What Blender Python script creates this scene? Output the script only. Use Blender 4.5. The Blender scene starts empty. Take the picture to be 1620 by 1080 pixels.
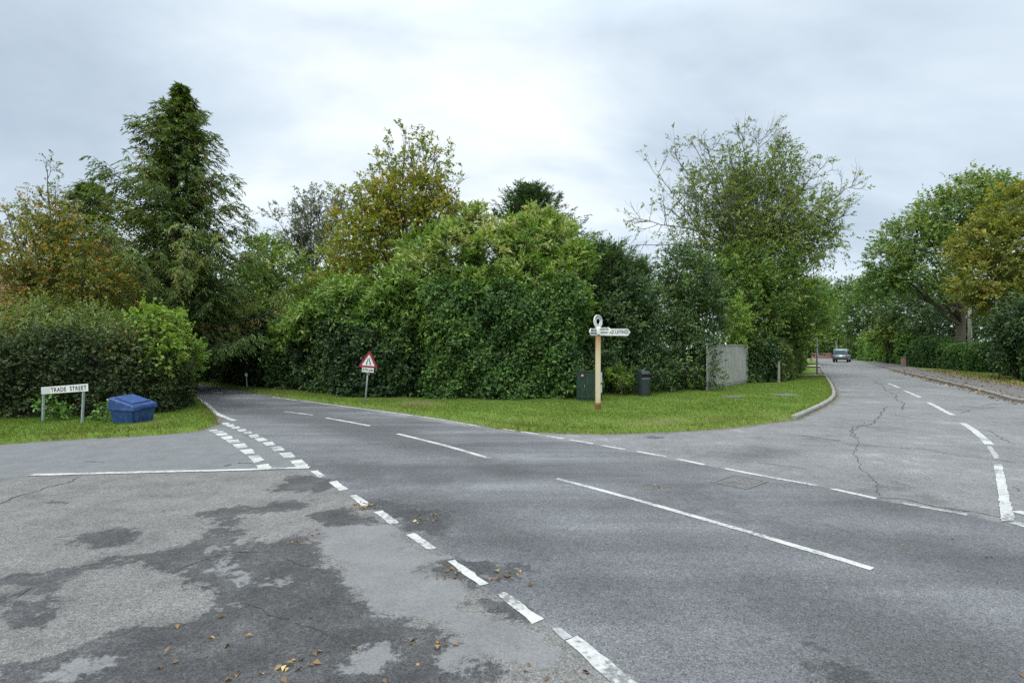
import bpy, math, random
import numpy as np
from mathutils import Vector, Matrix
from mathutils.geometry import delaunay_2d_cdt

R = math.radians
C = bpy.context.scene.collection
sc = bpy.context.scene

# ------------------------------------------------------------------ camera
CAM_H, F, HZ, CX = 1.7, 850.0, 553.0, 810.0          # metres, focal length in photo pixels, horizon row, centre column
cam_d = bpy.data.cameras.new('camera')
cam_d.sensor_width = 36.0
cam_d.lens = 36.0 * F / 1620.0
cam_d.shift_y = (HZ - 540.0) / 1620.0
cam_d.clip_start, cam_d.clip_end = 0.1, 6000.0
cam = bpy.data.objects.new('camera', cam_d)
cam.location = (0, 0, CAM_H)
cam.rotation_euler = (R(90), 0, 0)
C.objects.link(cam)
sc.camera = cam

# ------------------------------------------------------------------ light
SUN_EL, SUN_AZ = 52.0, 215.0                          # azimuth clockwise from +Y: sun behind the camera to the left
world = bpy.data.worlds.new('World')
sc.world = world
world.use_nodes = True
nt = world.node_tree
nt.nodes.clear()


def N(tree, typ, **kw):
    n = tree.nodes.new(typ)
    for k, v in kw.items():
        if k == 'inputs':
            for kk, vv in v.items():
                n.inputs[kk].default_value = vv
        else:
            setattr(n, k, v)
    return n


def ramp(tree, stops, interp='LINEAR'):
    n = tree.nodes.new('ShaderNodeValToRGB')
    cr = n.color_ramp
    cr.interpolation = interp
    while len(cr.elements) < len(stops):
        cr.elements.new(0.5)
    for e, s in zip(cr.elements, stops):
        e.position = s[0]
        c = s[1:]
        e.color = (c[0], c[0], c[0], 1) if len(c) == 1 else (c[0], c[1], c[2], 1)
    return n


def math_node(tree, op, a, b=None, clamp=False):
    n = tree.nodes.new('ShaderNodeMath')
    n.operation = op
    n.use_clamp = clamp
    for i, v in enumerate((a, b)):
        if v is None:
            continue
        if isinstance(v, (int, float)):
            n.inputs[i].default_value = v
        else:
            tree.links.new(v, n.inputs[i])
    return n.outputs[0]


def mix_col(tree, fac, a, b, blend='MIX'):
    n = tree.nodes.new('ShaderNodeMix')
    n.data_type = 'RGBA'
    n.blend_type = blend
    for sock, v in ((n.inputs[0], fac), (n.inputs[6], a), (n.inputs[7], b)):
        if isinstance(v, (int, float)):
            sock.default_value = v
        elif isinstance(v, tuple):
            sock.default_value = (v[0], v[1], v[2], 1)
        else:
            tree.links.new(v, sock)
    return n.outputs[2]


sky = N(nt, 'ShaderNodeTexSky', sky_type='NISHITA', sun_disc=False)
sky.sun_elevation, sky.sun_rotation = R(SUN_EL), R(SUN_AZ)
tc = N(nt, 'ShaderNodeTexCoord')
sep = N(nt, 'ShaderNodeSeparateXYZ')
nt.links.new(tc.outputs['Generated'], sep.inputs[0])
zc = math_node(nt, 'MAXIMUM', sep.outputs[2], 0.0)
den = math_node(nt, 'ADD', zc, 0.30)
cx_ = math_node(nt, 'DIVIDE', sep.outputs[0], den)
cy_ = math_node(nt, 'DIVIDE', sep.outputs[1], den)
comb = N(nt, 'ShaderNodeCombineXYZ')
nt.links.new(cx_, comb.inputs[0]); nt.links.new(cy_, comb.inputs[1])
mp = N(nt, 'ShaderNodeMapping')
mp.inputs['Location'].default_value = (-1.823, 5.669, -0.423)
mp.inputs['Rotation'].default_value = (0, 0, R(-24))
mp.inputs['Scale'].default_value = (0.62, 0.95, 1)
nt.links.new(comb.outputs[0], mp.inputs[0])
nz = N(nt, 'ShaderNodeTexNoise', inputs={'Scale': 1.15, 'Detail': 8.0, 'Roughness': 0.54, 'Distortion': 0.30})
nt.links.new(mp.outputs[0], nz.inputs['Vector'])
cl = ramp(nt, [(0.30, 0.385, 0.465, 0.555), (0.42, 0.49, 0.575, 0.665), (0.53, 0.625, 0.71, 0.785), (0.65, 0.83, 0.88, 0.91)])
nt.links.new(nz.outputs['Fac'], cl.inputs[0])
gain = N(nt, 'ShaderNodeMapRange', inputs={1: 0.50, 2: 1.0, 3: 8.4, 4: 29.0})
nt.links.new(sep.outputs[2], gain.inputs[0])
vm = N(nt, 'ShaderNodeVectorMath', operation='SCALE')
nt.links.new(cl.outputs[0], vm.inputs[0]); nt.links.new(gain.outputs[0], vm.inputs['Scale'])
skycol = mix_col(nt, 0.93, sky.outputs[0], vm.outputs[0])
bg = N(nt, 'ShaderNodeBackground', inputs={'Strength': 0.10})
nt.links.new(skycol, bg.inputs[0])
wo = N(nt, 'ShaderNodeOutputWorld')
nt.links.new(bg.outputs[0], wo.inputs[0])

sun_d = bpy.data.lights.new('sun', 'SUN')
sun_d.energy, sun_d.angle, sun_d.color = 1.5, R(22), (1.0, 0.965, 0.91)
sun = bpy.data.objects.new('sun', sun_d)
to_sun = Vector((math.sin(R(SUN_AZ)) * math.cos(R(SUN_EL)), math.cos(R(SUN_AZ)) * math.cos(R(SUN_EL)), math.sin(R(SUN_EL))))
sun.rotation_euler = (-to_sun).to_track_quat('-Z', 'Y').to_euler()
sun.location = (0, 0, 40)
C.objects.link(sun)

sc.view_settings.view_transform = 'Standard'
sc.view_settings.look = 'None'
sc.view_settings.exposure = 0.62
sc.view_settings.gamma = 1.0
sc.render.engine = 'CYCLES'
sc.cycles.max_bounces = 7
sc.cycles.diffuse_bounces = 4
sc.cycles.glossy_bounces = 2
sc.cycles.transmission_bounces = 4
sc.cycles.transparent_max_bounces = 6
sc.cycles.use_denoising = False
sc.cycles.sample_clamp_indirect = 4.0
sc.render.filter_size = 1.2

VZ = 0.08                                              # height of the grass verges above the road


def G(px, py, z=0.0):
    """where the line of sight through a photo pixel meets the level z: a measured position on the ground"""
    d = (CAM_H - z) * F / (py - HZ)
    return ((px - CX) / F * d, d)


def W(px, py, d):
    return np.array([(px - CX) / F * d, d, CAM_H + (HZ - py) / F * d])


# ------------------------------------------------------------------ object helpers
def tag(o, label=None, cat=None, group=None, kind=None):
    if label: o['label'] = label
    if cat: o['category'] = cat
    if group: o['group'] = group
    if kind: o['kind'] = kind
    return o


def empty(name, loc, rz=0.0, label=None, cat=None, group=None, rot=None):
    o = bpy.data.objects.new(name, None)
    o.empty_display_size = 0.2
    o.location = loc
    o.rotation_euler = rot if rot else (0, 0, rz)
    C.objects.link(o)
    return tag(o, label, cat, group)


def link_mesh(name, me, m, parent=None, smooth=False):
    if m is not None:
        for mm in (m if isinstance(m, (list, tuple)) else [m]):
            me.materials.append(mm)
    if smooth:
        me.polygons.foreach_set('use_smooth', [True] * len(me.polygons))
    o = bpy.data.objects.new(name, me)
    C.objects.link(o)
    if parent is not None:
        o.parent = parent
    return o


def raw_mesh(name, verts, faces3=None, polys=None, attrs=None):
    """mesh from arrays; faces3 an (n,3) or (n,4) index array; attrs: point float attributes"""
    me = bpy.data.meshes.new(name)
    verts = np.ascontiguousarray(verts, dtype=np.float32)
    if polys is not None:
        me.from_pydata([tuple(map(float, v)) for v in verts], [], polys)
    else:
        f = np.ascontiguousarray(faces3, dtype=np.int32)
        k = f.shape[1]
        me.vertices.add(len(verts))
        me.vertices.foreach_set('co', verts.ravel())
        me.loops.add(f.size)
        me.loops.foreach_set('vertex_index', f.ravel())
        me.polygons.add(len(f))
        me.polygons.foreach_set('loop_start', np.arange(0, f.size, k, dtype=np.int32))
    for an, av in (attrs or {}).items():
        a = me.attributes.new(an, 'FLOAT', 'POINT')
        a.data.foreach_set('value', np.ascontiguousarray(av, dtype=np.float32))
    me.update(calc_edges=True)
    me.validate()
    return me


class MB:
    """collects simple solids into one mesh"""
    def __init__(s):
        s.v, s.f = [], []

    def add(s, verts, faces):
        b = len(s.v)
        s.v += [tuple(v) for v in verts]
        s.f += [tuple(i + b for i in f) for f in faces]
        return s

    def box(s, x0, x1, y0, y1, z0, z1, M=None, bev=0.0):
        if bev > 0:
            b = min(bev, (x1 - x0) * .49, (y1 - y0) * .49, (z1 - z0) * .49)
            import bmesh
            bm = bmesh.new()
            bmesh.ops.create_cube(bm, size=1)
            for v in bm.verts:
                v.co = Vector(((x0 + x1) / 2 + v.co.x * (x1 - x0), (y0 + y1) / 2 + v.co.y * (y1 - y0), (z0 + z1) / 2 + v.co.z * (z1 - z0)))
            bmesh.ops.bevel(bm, geom=bm.edges[:], offset=b, segments=2, affect='EDGES')
            bm.verts.index_update()
            vs = [v.co.copy() for v in bm.verts]
            fs = [[v.index for v in f.verts] for f in bm.faces]
            bm.free()
        else:
            vs = [Vector(p) for p in ((x0, y0, z0), (x1, y0, z0), (x1, y1, z0), (x0, y1, z0), (x0, y0, z1), (x1, y0, z1), (x1, y1, z1), (x0, y1, z1))]
            fs = [(0, 3, 2, 1), (4, 5, 6, 7), (0, 1, 5, 4), (1, 2, 6, 5), (2, 3, 7, 6), (3, 0, 4, 7)]
        if M is not None:
            vs = [M @ v for v in vs]
        return s.add(vs, fs)

    def prism(s, outline, z0, z1, M=None):
        """outline in local xy extruded over z; M maps to place"""
        n = len(outline)
        vs = [Vector((x, y, z0)) for x, y in outline] + [Vector((x, y, z1)) for x, y in outline]
        if M is not None:
            vs = [M @ v for v in vs]
        fs = [tuple(range(n - 1, -1, -1)), tuple(range(n, 2 * n))]
        fs += [(i, (i + 1) % n, n + (i + 1) % n, n + i) for i in range(n)]
        return s.add(vs, fs)

    def tube(s, pts, rad, sides=12, caps=True):
        pts = [Vector(p) for p in pts]
        rad = rad if isinstance(rad, (list, tuple)) else [rad] * len(pts)
        b = len(s.v)
        for i, p in enumerate(pts):
            t = (pts[min(i + 1, len(pts) - 1)] - pts[max(i - 1, 0)]).normalized()
            a = t.cross(Vector((0, 0, 1)) if abs(t.z) < .95 else Vector((1, 0, 0))).normalized()
            c = t.cross(a)
            for k in range(sides):
                w = 2 * math.pi * k / sides
                s.v.append(tuple(p + (a * math.cos(w) + c * math.sin(w)) * rad[i]))
        for i in range(len(pts) - 1):
            for k in range(sides):
                k2 = (k + 1) % sides
                s.f.append((b + i * sides + k, b + i * sides + k2, b + (i + 1) * sides + k2, b + (i + 1) * sides + k))
        if caps:
            s.f.append(tuple(b + k for k in range(sides - 1, -1, -1)))
            e = b + (len(pts) - 1) * sides
            s.f.append(tuple(e + k for k in range(sides)))
        return s

    def build(s, name, m, parent=None, smooth=False):
        me = bpy.data.meshes.new(name)
        me.from_pydata(s.v, [], s.f)
        me.update()
        return link_mesh(name, me, m, parent, smooth)


def text_mesh(name, body, size, m, parent, M, align='CENTER', spacing=1.0, depth=0.0015, sx=1.0, fit=None):
    cu = bpy.data.curves.new(name + '_curve', 'FONT')
    cu.body = body
    cu.size = size
    cu.align_x = align
    cu.align_y = 'CENTER'
    cu.space_character = spacing
    cu.extrude = depth
    cu.offset = size * .011
    cu.resolution_u = 3
    tmp = bpy.data.objects.new(name + '_tmp', cu)
    me = bpy.data.meshes.new_from_object(tmp)
    bpy.data.objects.remove(tmp)
    me.name = name
    if fit:
        xs_ = [v.co.x for v in me.vertices]
        sx = fit / (max(xs_) - min(xs_))
    me.transform(M @ Matrix.Diagonal((sx, 1, 1, 1)))
    me.materials.clear()
    return link_mesh(name, me, m, parent)


# ------------------------------------------------------------------ materials
def new_mat(name):
    m = bpy.data.materials.new(name)
    m.use_nodes = True
    m.node_tree.nodes.clear()
    t = m.node_tree
    p = N(t, 'ShaderNodeBsdfPrincipled')
    o = N(t, 'ShaderNodeOutputMaterial')
    t.links.new(p.outputs[0], o.inputs[0])
    return m, t, p, o


def mat(name, col, rough=0.6, metal=0.0, var=0.15, scale=6.0, dirt=None, dirt_amt=0.5, bump=0.0, spec=0.5, bscale=None):
    m, t, p, o = new_mat(name)
    co = N(t, 'ShaderNodeTexCoord')
    n1 = N(t, 'ShaderNodeTexNoise', inputs={'Scale': scale, 'Detail': 6.0, 'Roughness': 0.6})
    t.links.new(co.outputs['Object'], n1.inputs['Vector'])
    lo = tuple(c * (1 - var) for c in col); hi = tuple(min(1, c * (1 + var)) for c in col)
    r = ramp(t, [(0.3, *lo), (0.7, *hi)])
    t.links.new(n1.outputs['Fac'], r.inputs[0])
    out = r.outputs[0]
    if dirt:
        n2 = N(t, 'ShaderNodeTexNoise', inputs={'Scale': scale * 1.7, 'Detail': 8.0, 'Roughness': 0.7})
        mpn = N(t, 'ShaderNodeMapping'); mpn.inputs['Location'].default_value = (3.1, 7.7, 1.3)
        t.links.new(co.outputs['Object'], mpn.inputs[0]); t.links.new(mpn.outputs[0], n2.inputs['Vector'])
        r2 = ramp(t, [(0.62 - dirt_amt * .3, 0), (0.72 - dirt_amt * .2, 1)])
        t.links.new(n2.outputs['Fac'], r2.inputs[0])
        out = mix_col(t, r2.outputs[0], out, dirt)
    t.links.new(out, p.inputs['Base Color'])
    p.inputs['Roughness'].default_value = rough
    p.inputs['Metallic'].default_value = metal
    p.inputs['Specular IOR Level'].default_value = spec
    if bump > 0:
        n3 = N(t, 'ShaderNodeTexNoise', inputs={'Scale': bscale or scale * 5, 'Detail': 5.0})
        t.links.new(co.outputs['Object'], n3.inputs['Vector'])
        b = N(t, 'ShaderNodeBump', inputs={'Strength': bump, 'Distance': 0.02})
        t.links.new(n3.outputs['Fac'], b.inputs['Height'])
        t.links.new(b.outputs[0], p.inputs['Normal'])
    return m


def leaf_mat(name, stops, rough=0.42, trans=0.30, spec=0.45):
    m, t, p, o = new_mat(name)
    a = N(t, 'ShaderNodeAttribute', attribute_name='tint')
    r = ramp(t, stops)
    t.links.new(a.outputs['Fac'], r.inputs[0])
    t.links.new(r.outputs[0], p.inputs['Base Color'])
    p.inputs['Roughness'].default_value = rough
    p.inputs['Specular IOR Level'].default_value = spec
    tr = N(t, 'ShaderNodeBsdfTranslucent')
    h = mix_col(t, 1.0, r.outputs[0], (1.35, 1.35, 0.55), 'MULTIPLY')
    t.links.new(h, tr.inputs[0])
    mx = N(t, 'ShaderNodeMixShader', inputs={0: trans})
    t.links.new(p.outputs[0], mx.inputs[1]); t.links.new(tr.outputs[0], mx.inputs[2])
    t.links.new(mx.outputs[0], o.inputs[0])
    return m


LM = {
    'laurel': leaf_mat('laurel_leaf', [(0, 0.0425, 0.0935, 0.0168), (0.35, 0.1086, 0.2035, 0.0336), (0.65, 0.2065, 0.3135, 0.0651), (0.86, 0.3422, 0.4125, 0.1313), (1, 0.472, 0.473, 0.231)], .42, .30, .32),
    'hedge': leaf_mat('ivy_hedge_leaf', [(0, 0.0264, 0.0583, 0.0186), (0.4, 0.0643, 0.1349, 0.0338), (0.7, 0.1135, 0.2187, 0.0506), (0.93, 0.1891, 0.3099, 0.0759), (1, 0.19, 0.23, 0.085)], .42, .20, .28),
    'darkhedge': leaf_mat('dark_hedge_leaf', [(0, 0.0209, 0.0349, 0.013), (0.4, 0.0508, 0.0815, 0.0247), (0.75, 0.0987, 0.131, 0.0416), (0.93, 0.157, 0.1893, 0.0585), (1, 0.2691, 0.1456, 0.065)], .45, .20, .25),
    'shaggy': leaf_mat('shaggy_shrub_leaf', [(0, 0.048, 0.084, 0.024), (0.4, 0.114, 0.174, 0.042), (0.7, 0.186, 0.24, 0.066), (0.92, 0.276, 0.3, 0.096), (1, 0.288, 0.144, 0.06)], .5, .3),
    'lime': leaf_mat('lime_shrub_leaf', [(0, 0.084, 0.1575, 0.021), (0.5, 0.1995, 0.315, 0.0473), (0.85, 0.315, 0.399, 0.0945), (1, 0.42, 0.357, 0.105)], .5, .38),
    'autumn': leaf_mat('autumn_leaf', [(0, 0.056, 0.0952, 0.021), (0.35, 0.14, 0.1904, 0.0357), (0.6, 0.224, 0.2296, 0.042), (0.82, 0.3248, 0.2296, 0.0441), (1, 0.4032, 0.1792, 0.0441)], .5, .35),
    'birch': leaf_mat('birch_leaf', [(0, 0.0671, 0.1187, 0.0198), (0.35, 0.1586, 0.2188, 0.0308), (0.65, 0.2867, 0.2937, 0.0385), (0.88, 0.4026, 0.3187, 0.0396), (1, 0.4392, 0.2375, 0.044)], .5, .35),
    'grey': leaf_mat('silver_leaf', [(0, 0.075, 0.0938, 0.0562), (0.5, 0.1438, 0.1688, 0.0975), (1, 0.2375, 0.25, 0.15)], .5, .25),
    'mid': leaf_mat('woodland_leaf', [(0, 0.0333, 0.0734, 0.0174), (0.4, 0.0918, 0.1674, 0.0319), (0.7, 0.175, 0.2631, 0.0493), (0.93, 0.2835, 0.3509, 0.0725), (1, 0.3335, 0.3509, 0.087)], .45, .3, .3),
    'dark': leaf_mat('evergreen_leaf', [(0, 0.0155, 0.0353, 0.015), (0.4, 0.0379, 0.0806, 0.027), (0.75, 0.0776, 0.1378, 0.0405), (1, 0.1552, 0.2184, 0.06)], .40, .18, .28),
    'conifer': leaf_mat('conifer_spray', [(0, 0.0336, 0.0666, 0.0207), (0.4, 0.0785, 0.1333, 0.034), (0.72, 0.1456, 0.2038, 0.0511), (0.92, 0.2054, 0.2352, 0.0661), (1, 0.2615, 0.1862, 0.0661)], .55, .22, .2),
    'bluegreen': leaf_mat('bluegreen_spray', [(0, 0.0339, 0.0678, 0.035), (0.5, 0.077, 0.1417, 0.0616), (1, 0.154, 0.231, 0.098)], .5, .2, .25),
    'ash': leaf_mat('ash_leaf', [(0, 0.0722, 0.1222, 0.03), (0.4, 0.151, 0.2156, 0.0525), (0.75, 0.2494, 0.309, 0.075), (1, 0.3675, 0.3737, 0.0875)], .5, .35),
    'oak': leaf_mat('oak_leaf', [(0, 0.0371, 0.0844, 0.0203), (0.4, 0.0941, 0.1786, 0.0377), (0.75, 0.1642, 0.2518, 0.0522), (1, 0.2568, 0.2923, 0.0653)], .45, .3),
    'ochre': leaf_mat('ochre_leaf', [(0, 0.07, 0.1064, 0.02), (0.35, 0.165, 0.2016, 0.032), (0.7, 0.275, 0.2632, 0.038), (1, 0.36, 0.2744, 0.042)], .5, .35),
    'bright': leaf_mat('bright_hedge_leaf', [(0, 0.036, 0.09, 0.0192), (0.4, 0.09, 0.192, 0.0336), (0.75, 0.162, 0.294, 0.054), (1, 0.264, 0.372, 0.084)], .4, .3),
    'grass': leaf_mat('grass_blade', [(0, 0.064, 0.13, 0.018), (0.35, 0.12, 0.208, 0.028), (0.65, 0.185, 0.25, 0.046), (0.85, 0.25, 0.24, 0.075), (1, 0.26, 0.2, 0.1)], .55, .35, .3),
    'litter': leaf_mat('fallen_leaf', [(0, .075, .045, .022), (.4, .16, .095, .04), (.7, .28, .17, .065), (.9, .42, .26, .07), (1, .50, .42, .20)], .6, .1),
}
BARK = mat('bark', (.075, .062, .048), .9, var=.4, scale=7, bump=.6, bscale=30, dirt=(.10, .115, .06), dirt_amt=.35)
BARK_PALE = mat('pale_bark', (.23, .215, .18), .85, var=.3, scale=6, bump=.4, bscale=30, dirt=(.12, .14, .07), dirt_amt=.3)
BARK_GREY = mat('grey_twig_bark', (.155, .145, .125), .85, var=.3, scale=6, bump=.3)
TWIG = mat('hedge_twigs', (.045, .036, .026), .95, var=.4, scale=9, bump=.8, bscale=25)
WHITE = mat('white_enamel', (.72, .73, .70), .45, var=.06, scale=9, dirt=(.50, .50, .44), dirt_amt=.35)
BLACK = mat('black_lettering', (.018, .018, .02), .5, var=.1)
CREAM = mat('weathered_post_paint', (.56, .44, .28), .6, var=.12, scale=8, dirt=(.44, .20, .085), dirt_amt=.45)
RUST = mat('rust', (.20, .085, .045), .85, var=.35, scale=14, bump=.5)
GALV = mat('galvanised_steel', (.40, .43, .43), .5, .4, var=.12, scale=12)
SIGNPOST_GREY = mat('grey_green_post', (.30, .36, .35), .6, .1, var=.15, scale=12, dirt=(.16, .2, .13), dirt_amt=.4)
RED = mat('sign_red', (.26, .020, .032), .45, var=.12)
BLUE = mat('blue_plastic', (.016, .052, .17), .42, var=.18, scale=5, dirt=(.05, .10, .25), dirt_amt=.35)
GREENMETAL = mat('green_cabinet_paint', (.013, .034, .022), .45, var=.2, scale=5, dirt=(.035, .06, .04), dirt_amt=.4)
BINMAT = mat('dark_bin_plastic', (.022, .032, .034), .42, var=.2, scale=6)
HOLE = mat('bin_opening', (.006, .006, .007), .8, var=.1)
PAPER = mat('notice_paper', (.60, .66, .74), .6, var=.06, scale=15)
CONCRETE = mat('concrete', (.255, .242, .218), .85, var=.2, scale=5, dirt=(.16, .16, .12), dirt_amt=.45, bump=.3)
WOODPOST = mat('weathered_wood', (.24, .215, .18), .8, var=.25, scale=8, bump=.4)
BRICK_PLAIN = mat('brick_pier', (.38, .26, .20), .85, var=.3, scale=10, bump=.5)


def post_mat():
    m, t, p, o = new_mat('weathered_cream_post')
    co = N(t, 'ShaderNodeTexCoord')
    mpn = N(t, 'ShaderNodeMapping'); mpn.inputs['Scale'].default_value = (22, 22, 2.2)
    t.links.new(co.outputs['Object'], mpn.inputs[0])
    n1 = N(t, 'ShaderNodeTexNoise', inputs={'Scale': 1.0, 'Detail': 8.0, 'Roughness': .65}); t.links.new(mpn.outputs[0], n1.inputs['Vector'])
    sp = N(t, 'ShaderNodeSeparateXYZ'); t.links.new(co.outputs['Object'], sp.inputs[0])
    mr = N(t, 'ShaderNodeMapRange', inputs={1: 1.1, 2: 2.1, 3: -.28, 4: .30}); t.links.new(sp.outputs[2], mr.inputs[0])
    lo = N(t, 'ShaderNodeMapRange', inputs={1: .16, 2: .45, 3: .30, 4: 0.0}); t.links.new(sp.outputs[2], lo.inputs[0])
    s = math_node(t, 'ADD', math_node(t, 'ADD', n1.outputs['Fac'], mr.outputs[0]), lo.outputs[0])
    r = ramp(t, [(.34, .60, .50, .34), (.55, .54, .41, .24), (.66, .48, .27, .12), (.82, .30, .125, .05)])
    t.links.new(s, r.inputs[0]); t.links.new(r.outputs[0], p.inputs['Base Color'])
    p.inputs['Roughness'].default_value = .65
    return m


POST = post_mat()


def fence_mat():
    m, t, p, o = new_mat('fence_boards')
    co = N(t, 'ShaderNodeTexCoord')
    mpn = N(t, 'ShaderNodeMapping'); mpn.inputs['Scale'].default_value = (9, 9, .7)
    t.links.new(co.outputs['Object'], mpn.inputs[0])
    n1 = N(t, 'ShaderNodeTexNoise', inputs={'Scale': 2.0, 'Detail': 7.0, 'Roughness': .65})
    t.links.new(mpn.outputs[0], n1.inputs['Vector'])
    r = ramp(t, [(.28, .21, .198, .175), (.5, .385, .37, .335), (.72, .52, .50, .455)])
    t.links.new(n1.outputs['Fac'], r.inputs[0])
    t.links.new(r.outputs[0], p.inputs['Base Color'])
    p.inputs['Roughness'].default_value = .85
    return m


FENCE = fence_mat()


def brick_mat(name, c1, c2, mortar, scale, rough=.85):
    m, t, p, o = new_mat(name)
    co = N(t, 'ShaderNodeTexCoord')
    sp = N(t, 'ShaderNodeSeparateXYZ'); t.links.new(co.outputs['Object'], sp.inputs[0])
    cb = N(t, 'ShaderNodeCombineXYZ')
    s = math_node(t, 'ADD', sp.outputs[0], sp.outputs[1])
    t.links.new(s, cb.inputs[0]); t.links.new(sp.outputs[2], cb.inputs[1])
    b = N(t, 'ShaderNodeTexBrick', inputs={'Scale': scale, 'Mortar Size': .02, 'Brick Width': .5, 'Row Height': .17})
    b.inputs['Color1'].default_value = (*c1, 1); b.inputs['Color2'].default_value = (*c2, 1); b.inputs['Mortar'].default_value = (*mortar, 1)
    t.links.new(cb.outputs[0], b.inputs['Vector'])
    t.links.new(b.outputs['Color'], p.inputs['Base Color'])
    p.inputs['Roughness'].default_value = rough
    return m


BRICK = brick_mat('brick_wall', (.30, .12, .08), (.24, .10, .07), (.30, .27, .24), 2.2)

# ------------------------------------------------------------------ paved surfaces
def sdf(px, py, poly):
    """signed distance to a polygon, positive inside"""
    poly = np.asarray(poly, float)
    d = np.full(px.shape, 1e9); inside = np.zeros(px.shape, bool)
    n = len(poly)
    for i in range(n):
        ax, ay = poly[i]; bx, by = poly[(i + 1) % n]
        ex, ey = bx - ax, by - ay
        L = ex * ex + ey * ey + 1e-12
        t = np.clip(((px - ax) * ex + (py - ay) * ey) / L, 0, 1)
        d = np.minimum(d, np.hypot(px - ax - t * ex, py - ay - t * ey))
        c = ((ay > py) != (by > py)) & (px < (bx - ax) * (py - ay) / (by - ay + 1e-12) + ax)
        inside ^= c
    return np.where(inside, d, -d)


def c1(pts): return [G(x * .3518, 700 + y * .3518) for x, y in pts]        # measured in three enlargements of the photo
def c2(pts): return [G(400 + x * .3827, 700 + y * .3827) for x, y in pts]
def c3(pts): return [G(1000 + x * .3982, 650 + y * .3982) for x, y in pts]


side_coarse = [G(*p) for p in ((50, 752), (250, 748), (405, 744), (490, 741), (530, 768), (570, 792), (612, 820), (665, 857), (740, 907), (822, 962), (950, 1045), (1010, 1085))] + [(1.3, 1.0), (3.2, -3.5), (4.0, -12), (-30, -12), (-30, 4.0), (-9.5, 5.5)]
side_smooth = [G(*p) for p in ((345, 672), (400, 694), (445, 715), (492, 739), (405, 743), (250, 747.5), (50, 751.5))] + [(-9.5, 5.5), (-30, 4.0), (-30, 9), (-12, 9)]
lane = [G(*p) for p in ((600, 655), (757, 676), (940, 703), (1115, 736), (1293, 769), (1386, 790), (1530, 815), (1590, 828))] + [(9.0, 3.0), (30, -8), (60, 8), (160, 160), (40, 160), (-8, 30)]
darks = [
    c1([(0, 1010), (180, 985), (380, 925), (560, 825), (700, 798), (890, 782), (1040, 715), (960, 662), (790, 650), (800, 592), (930, 515), (1080, 482), (1180, 440), (1330, 400), (1420, 430), (1440, 490), (1520, 560), (1600, 640), (1700, 720), (1850, 760), (2100, 900), (2260, 1080), (2300, 1200), (0, 1200)]),
    c1([(0, 600), (180, 585), (430, 525), (640, 492), (800, 462), (950, 425), (960, 330), (1080, 318), (1090, 410), (980, 470), (860, 545), (770, 590), (700, 545), (560, 545), (420, 565), (280, 640), (120, 700), (0, 720)]),
    c1([(0, 720), (100, 690), (250, 720), (200, 800), (80, 830), (0, 780)]),
    c1([(340, 410), (480, 385), (640, 390), (600, 440), (450, 470), (340, 450)]),
    c1([(180, 262), (270, 255), (280, 270), (200, 276)]),
    c1([(820, 335), (1000, 300), (1240, 270), (1400, 262), (1380, 300), (1200, 310), (1000, 330)]),
    c1([(1255, 165), (1330, 140), (1480, 160), (1540, 215), (1400, 222), (1260, 215)]),
    c2([(240, 300), (380, 270), (480, 300), (500, 340), (430, 365), (300, 350)]),
    c2([(480, 240), (620, 245), (790, 290), (815, 350), (790, 400), (700, 380), (600, 330), (560, 300)]),
    c2([(690, 500), (800, 482), (920, 500), (1130, 525), (1090, 570), (980, 580), (930, 640), (860, 570), (760, 560)]),
    c2([(830, 660), (930, 640), (1040, 640), (1100, 700), (1200, 760), (1000, 720), (900, 680)]),
    c3([(640, 940), (760, 950), (880, 1010), (1050, 1100), (800, 1110), (700, 1000)]),
    c3([(50, 100), (130, 100), (110, 108), (60, 108)]),
]
lights = [
    c2([(280, 350), (370, 348), (560, 345), (640, 440), (700, 452), (800, 480), (690, 500), (740, 555), (850, 570), (905, 630), (830, 670), (910, 690), (1020, 740), (1130, 765), (1285, 880), (1290, 925), (1200, 915), (1000, 862), (900, 800), (740, 740), (650, 722), (500, 690), (440, 620), (370, 570), (382, 500), (300, 460), (310, 430)]),
    c2([(360, 950), (480, 860), (600, 800), (620, 880), (560, 935), (460, 970), (380, 985)]),
    c2([(770, 880), (850, 840), (920, 890), (880, 950), (800, 950)]),
    c1([(210, 1060), (400, 980), (520, 960), (480, 1030), (330, 1080)]),
    c1([(940, 580), (1000, 520), (1060, 505), (1110, 600), (1000, 610)]),
    c1([(1180, 620), (1300, 590), (1320, 620), (1220, 650)]),
]
streaks = [
    c2([(560, 110), (700, 100), (820, 130), (850, 175), (740, 195), (600, 180)]),
    c3([(60, 300), (250, 300), (420, 345), (380, 385), (200, 355), (40, 330)]),
    c3([(300, 180), (500, 140), (640, 155), (620, 185), (420, 200)]),
    c3([(250, 700), (420, 640), (620, 640), (900, 740), (1250, 820), (1560, 900), (1700, 1000), (1700, 1150), (1050, 1150), (850, 1000), (600, 860), (420, 790)]),
    c3([(200, 400), (500, 410), (900, 460), (1250, 500), (1560, 600), (1560, 690), (1200, 590), (800, 530), (450, 460)]),
    c2([(250, 70), (420, 65), (600, 120), (560, 200), (400, 180)]),
    c2([(560, 200), (900, 260), (1250, 430), (1620, 650), (1620, 760), (1300, 600), (1000, 440), (800, 340)]),
    [G(*p) for p in ((340, 630), (420, 640), (520, 655), (640, 680), (820, 735), (820, 755), (600, 705), (480, 672), (380, 655))],
]


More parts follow.
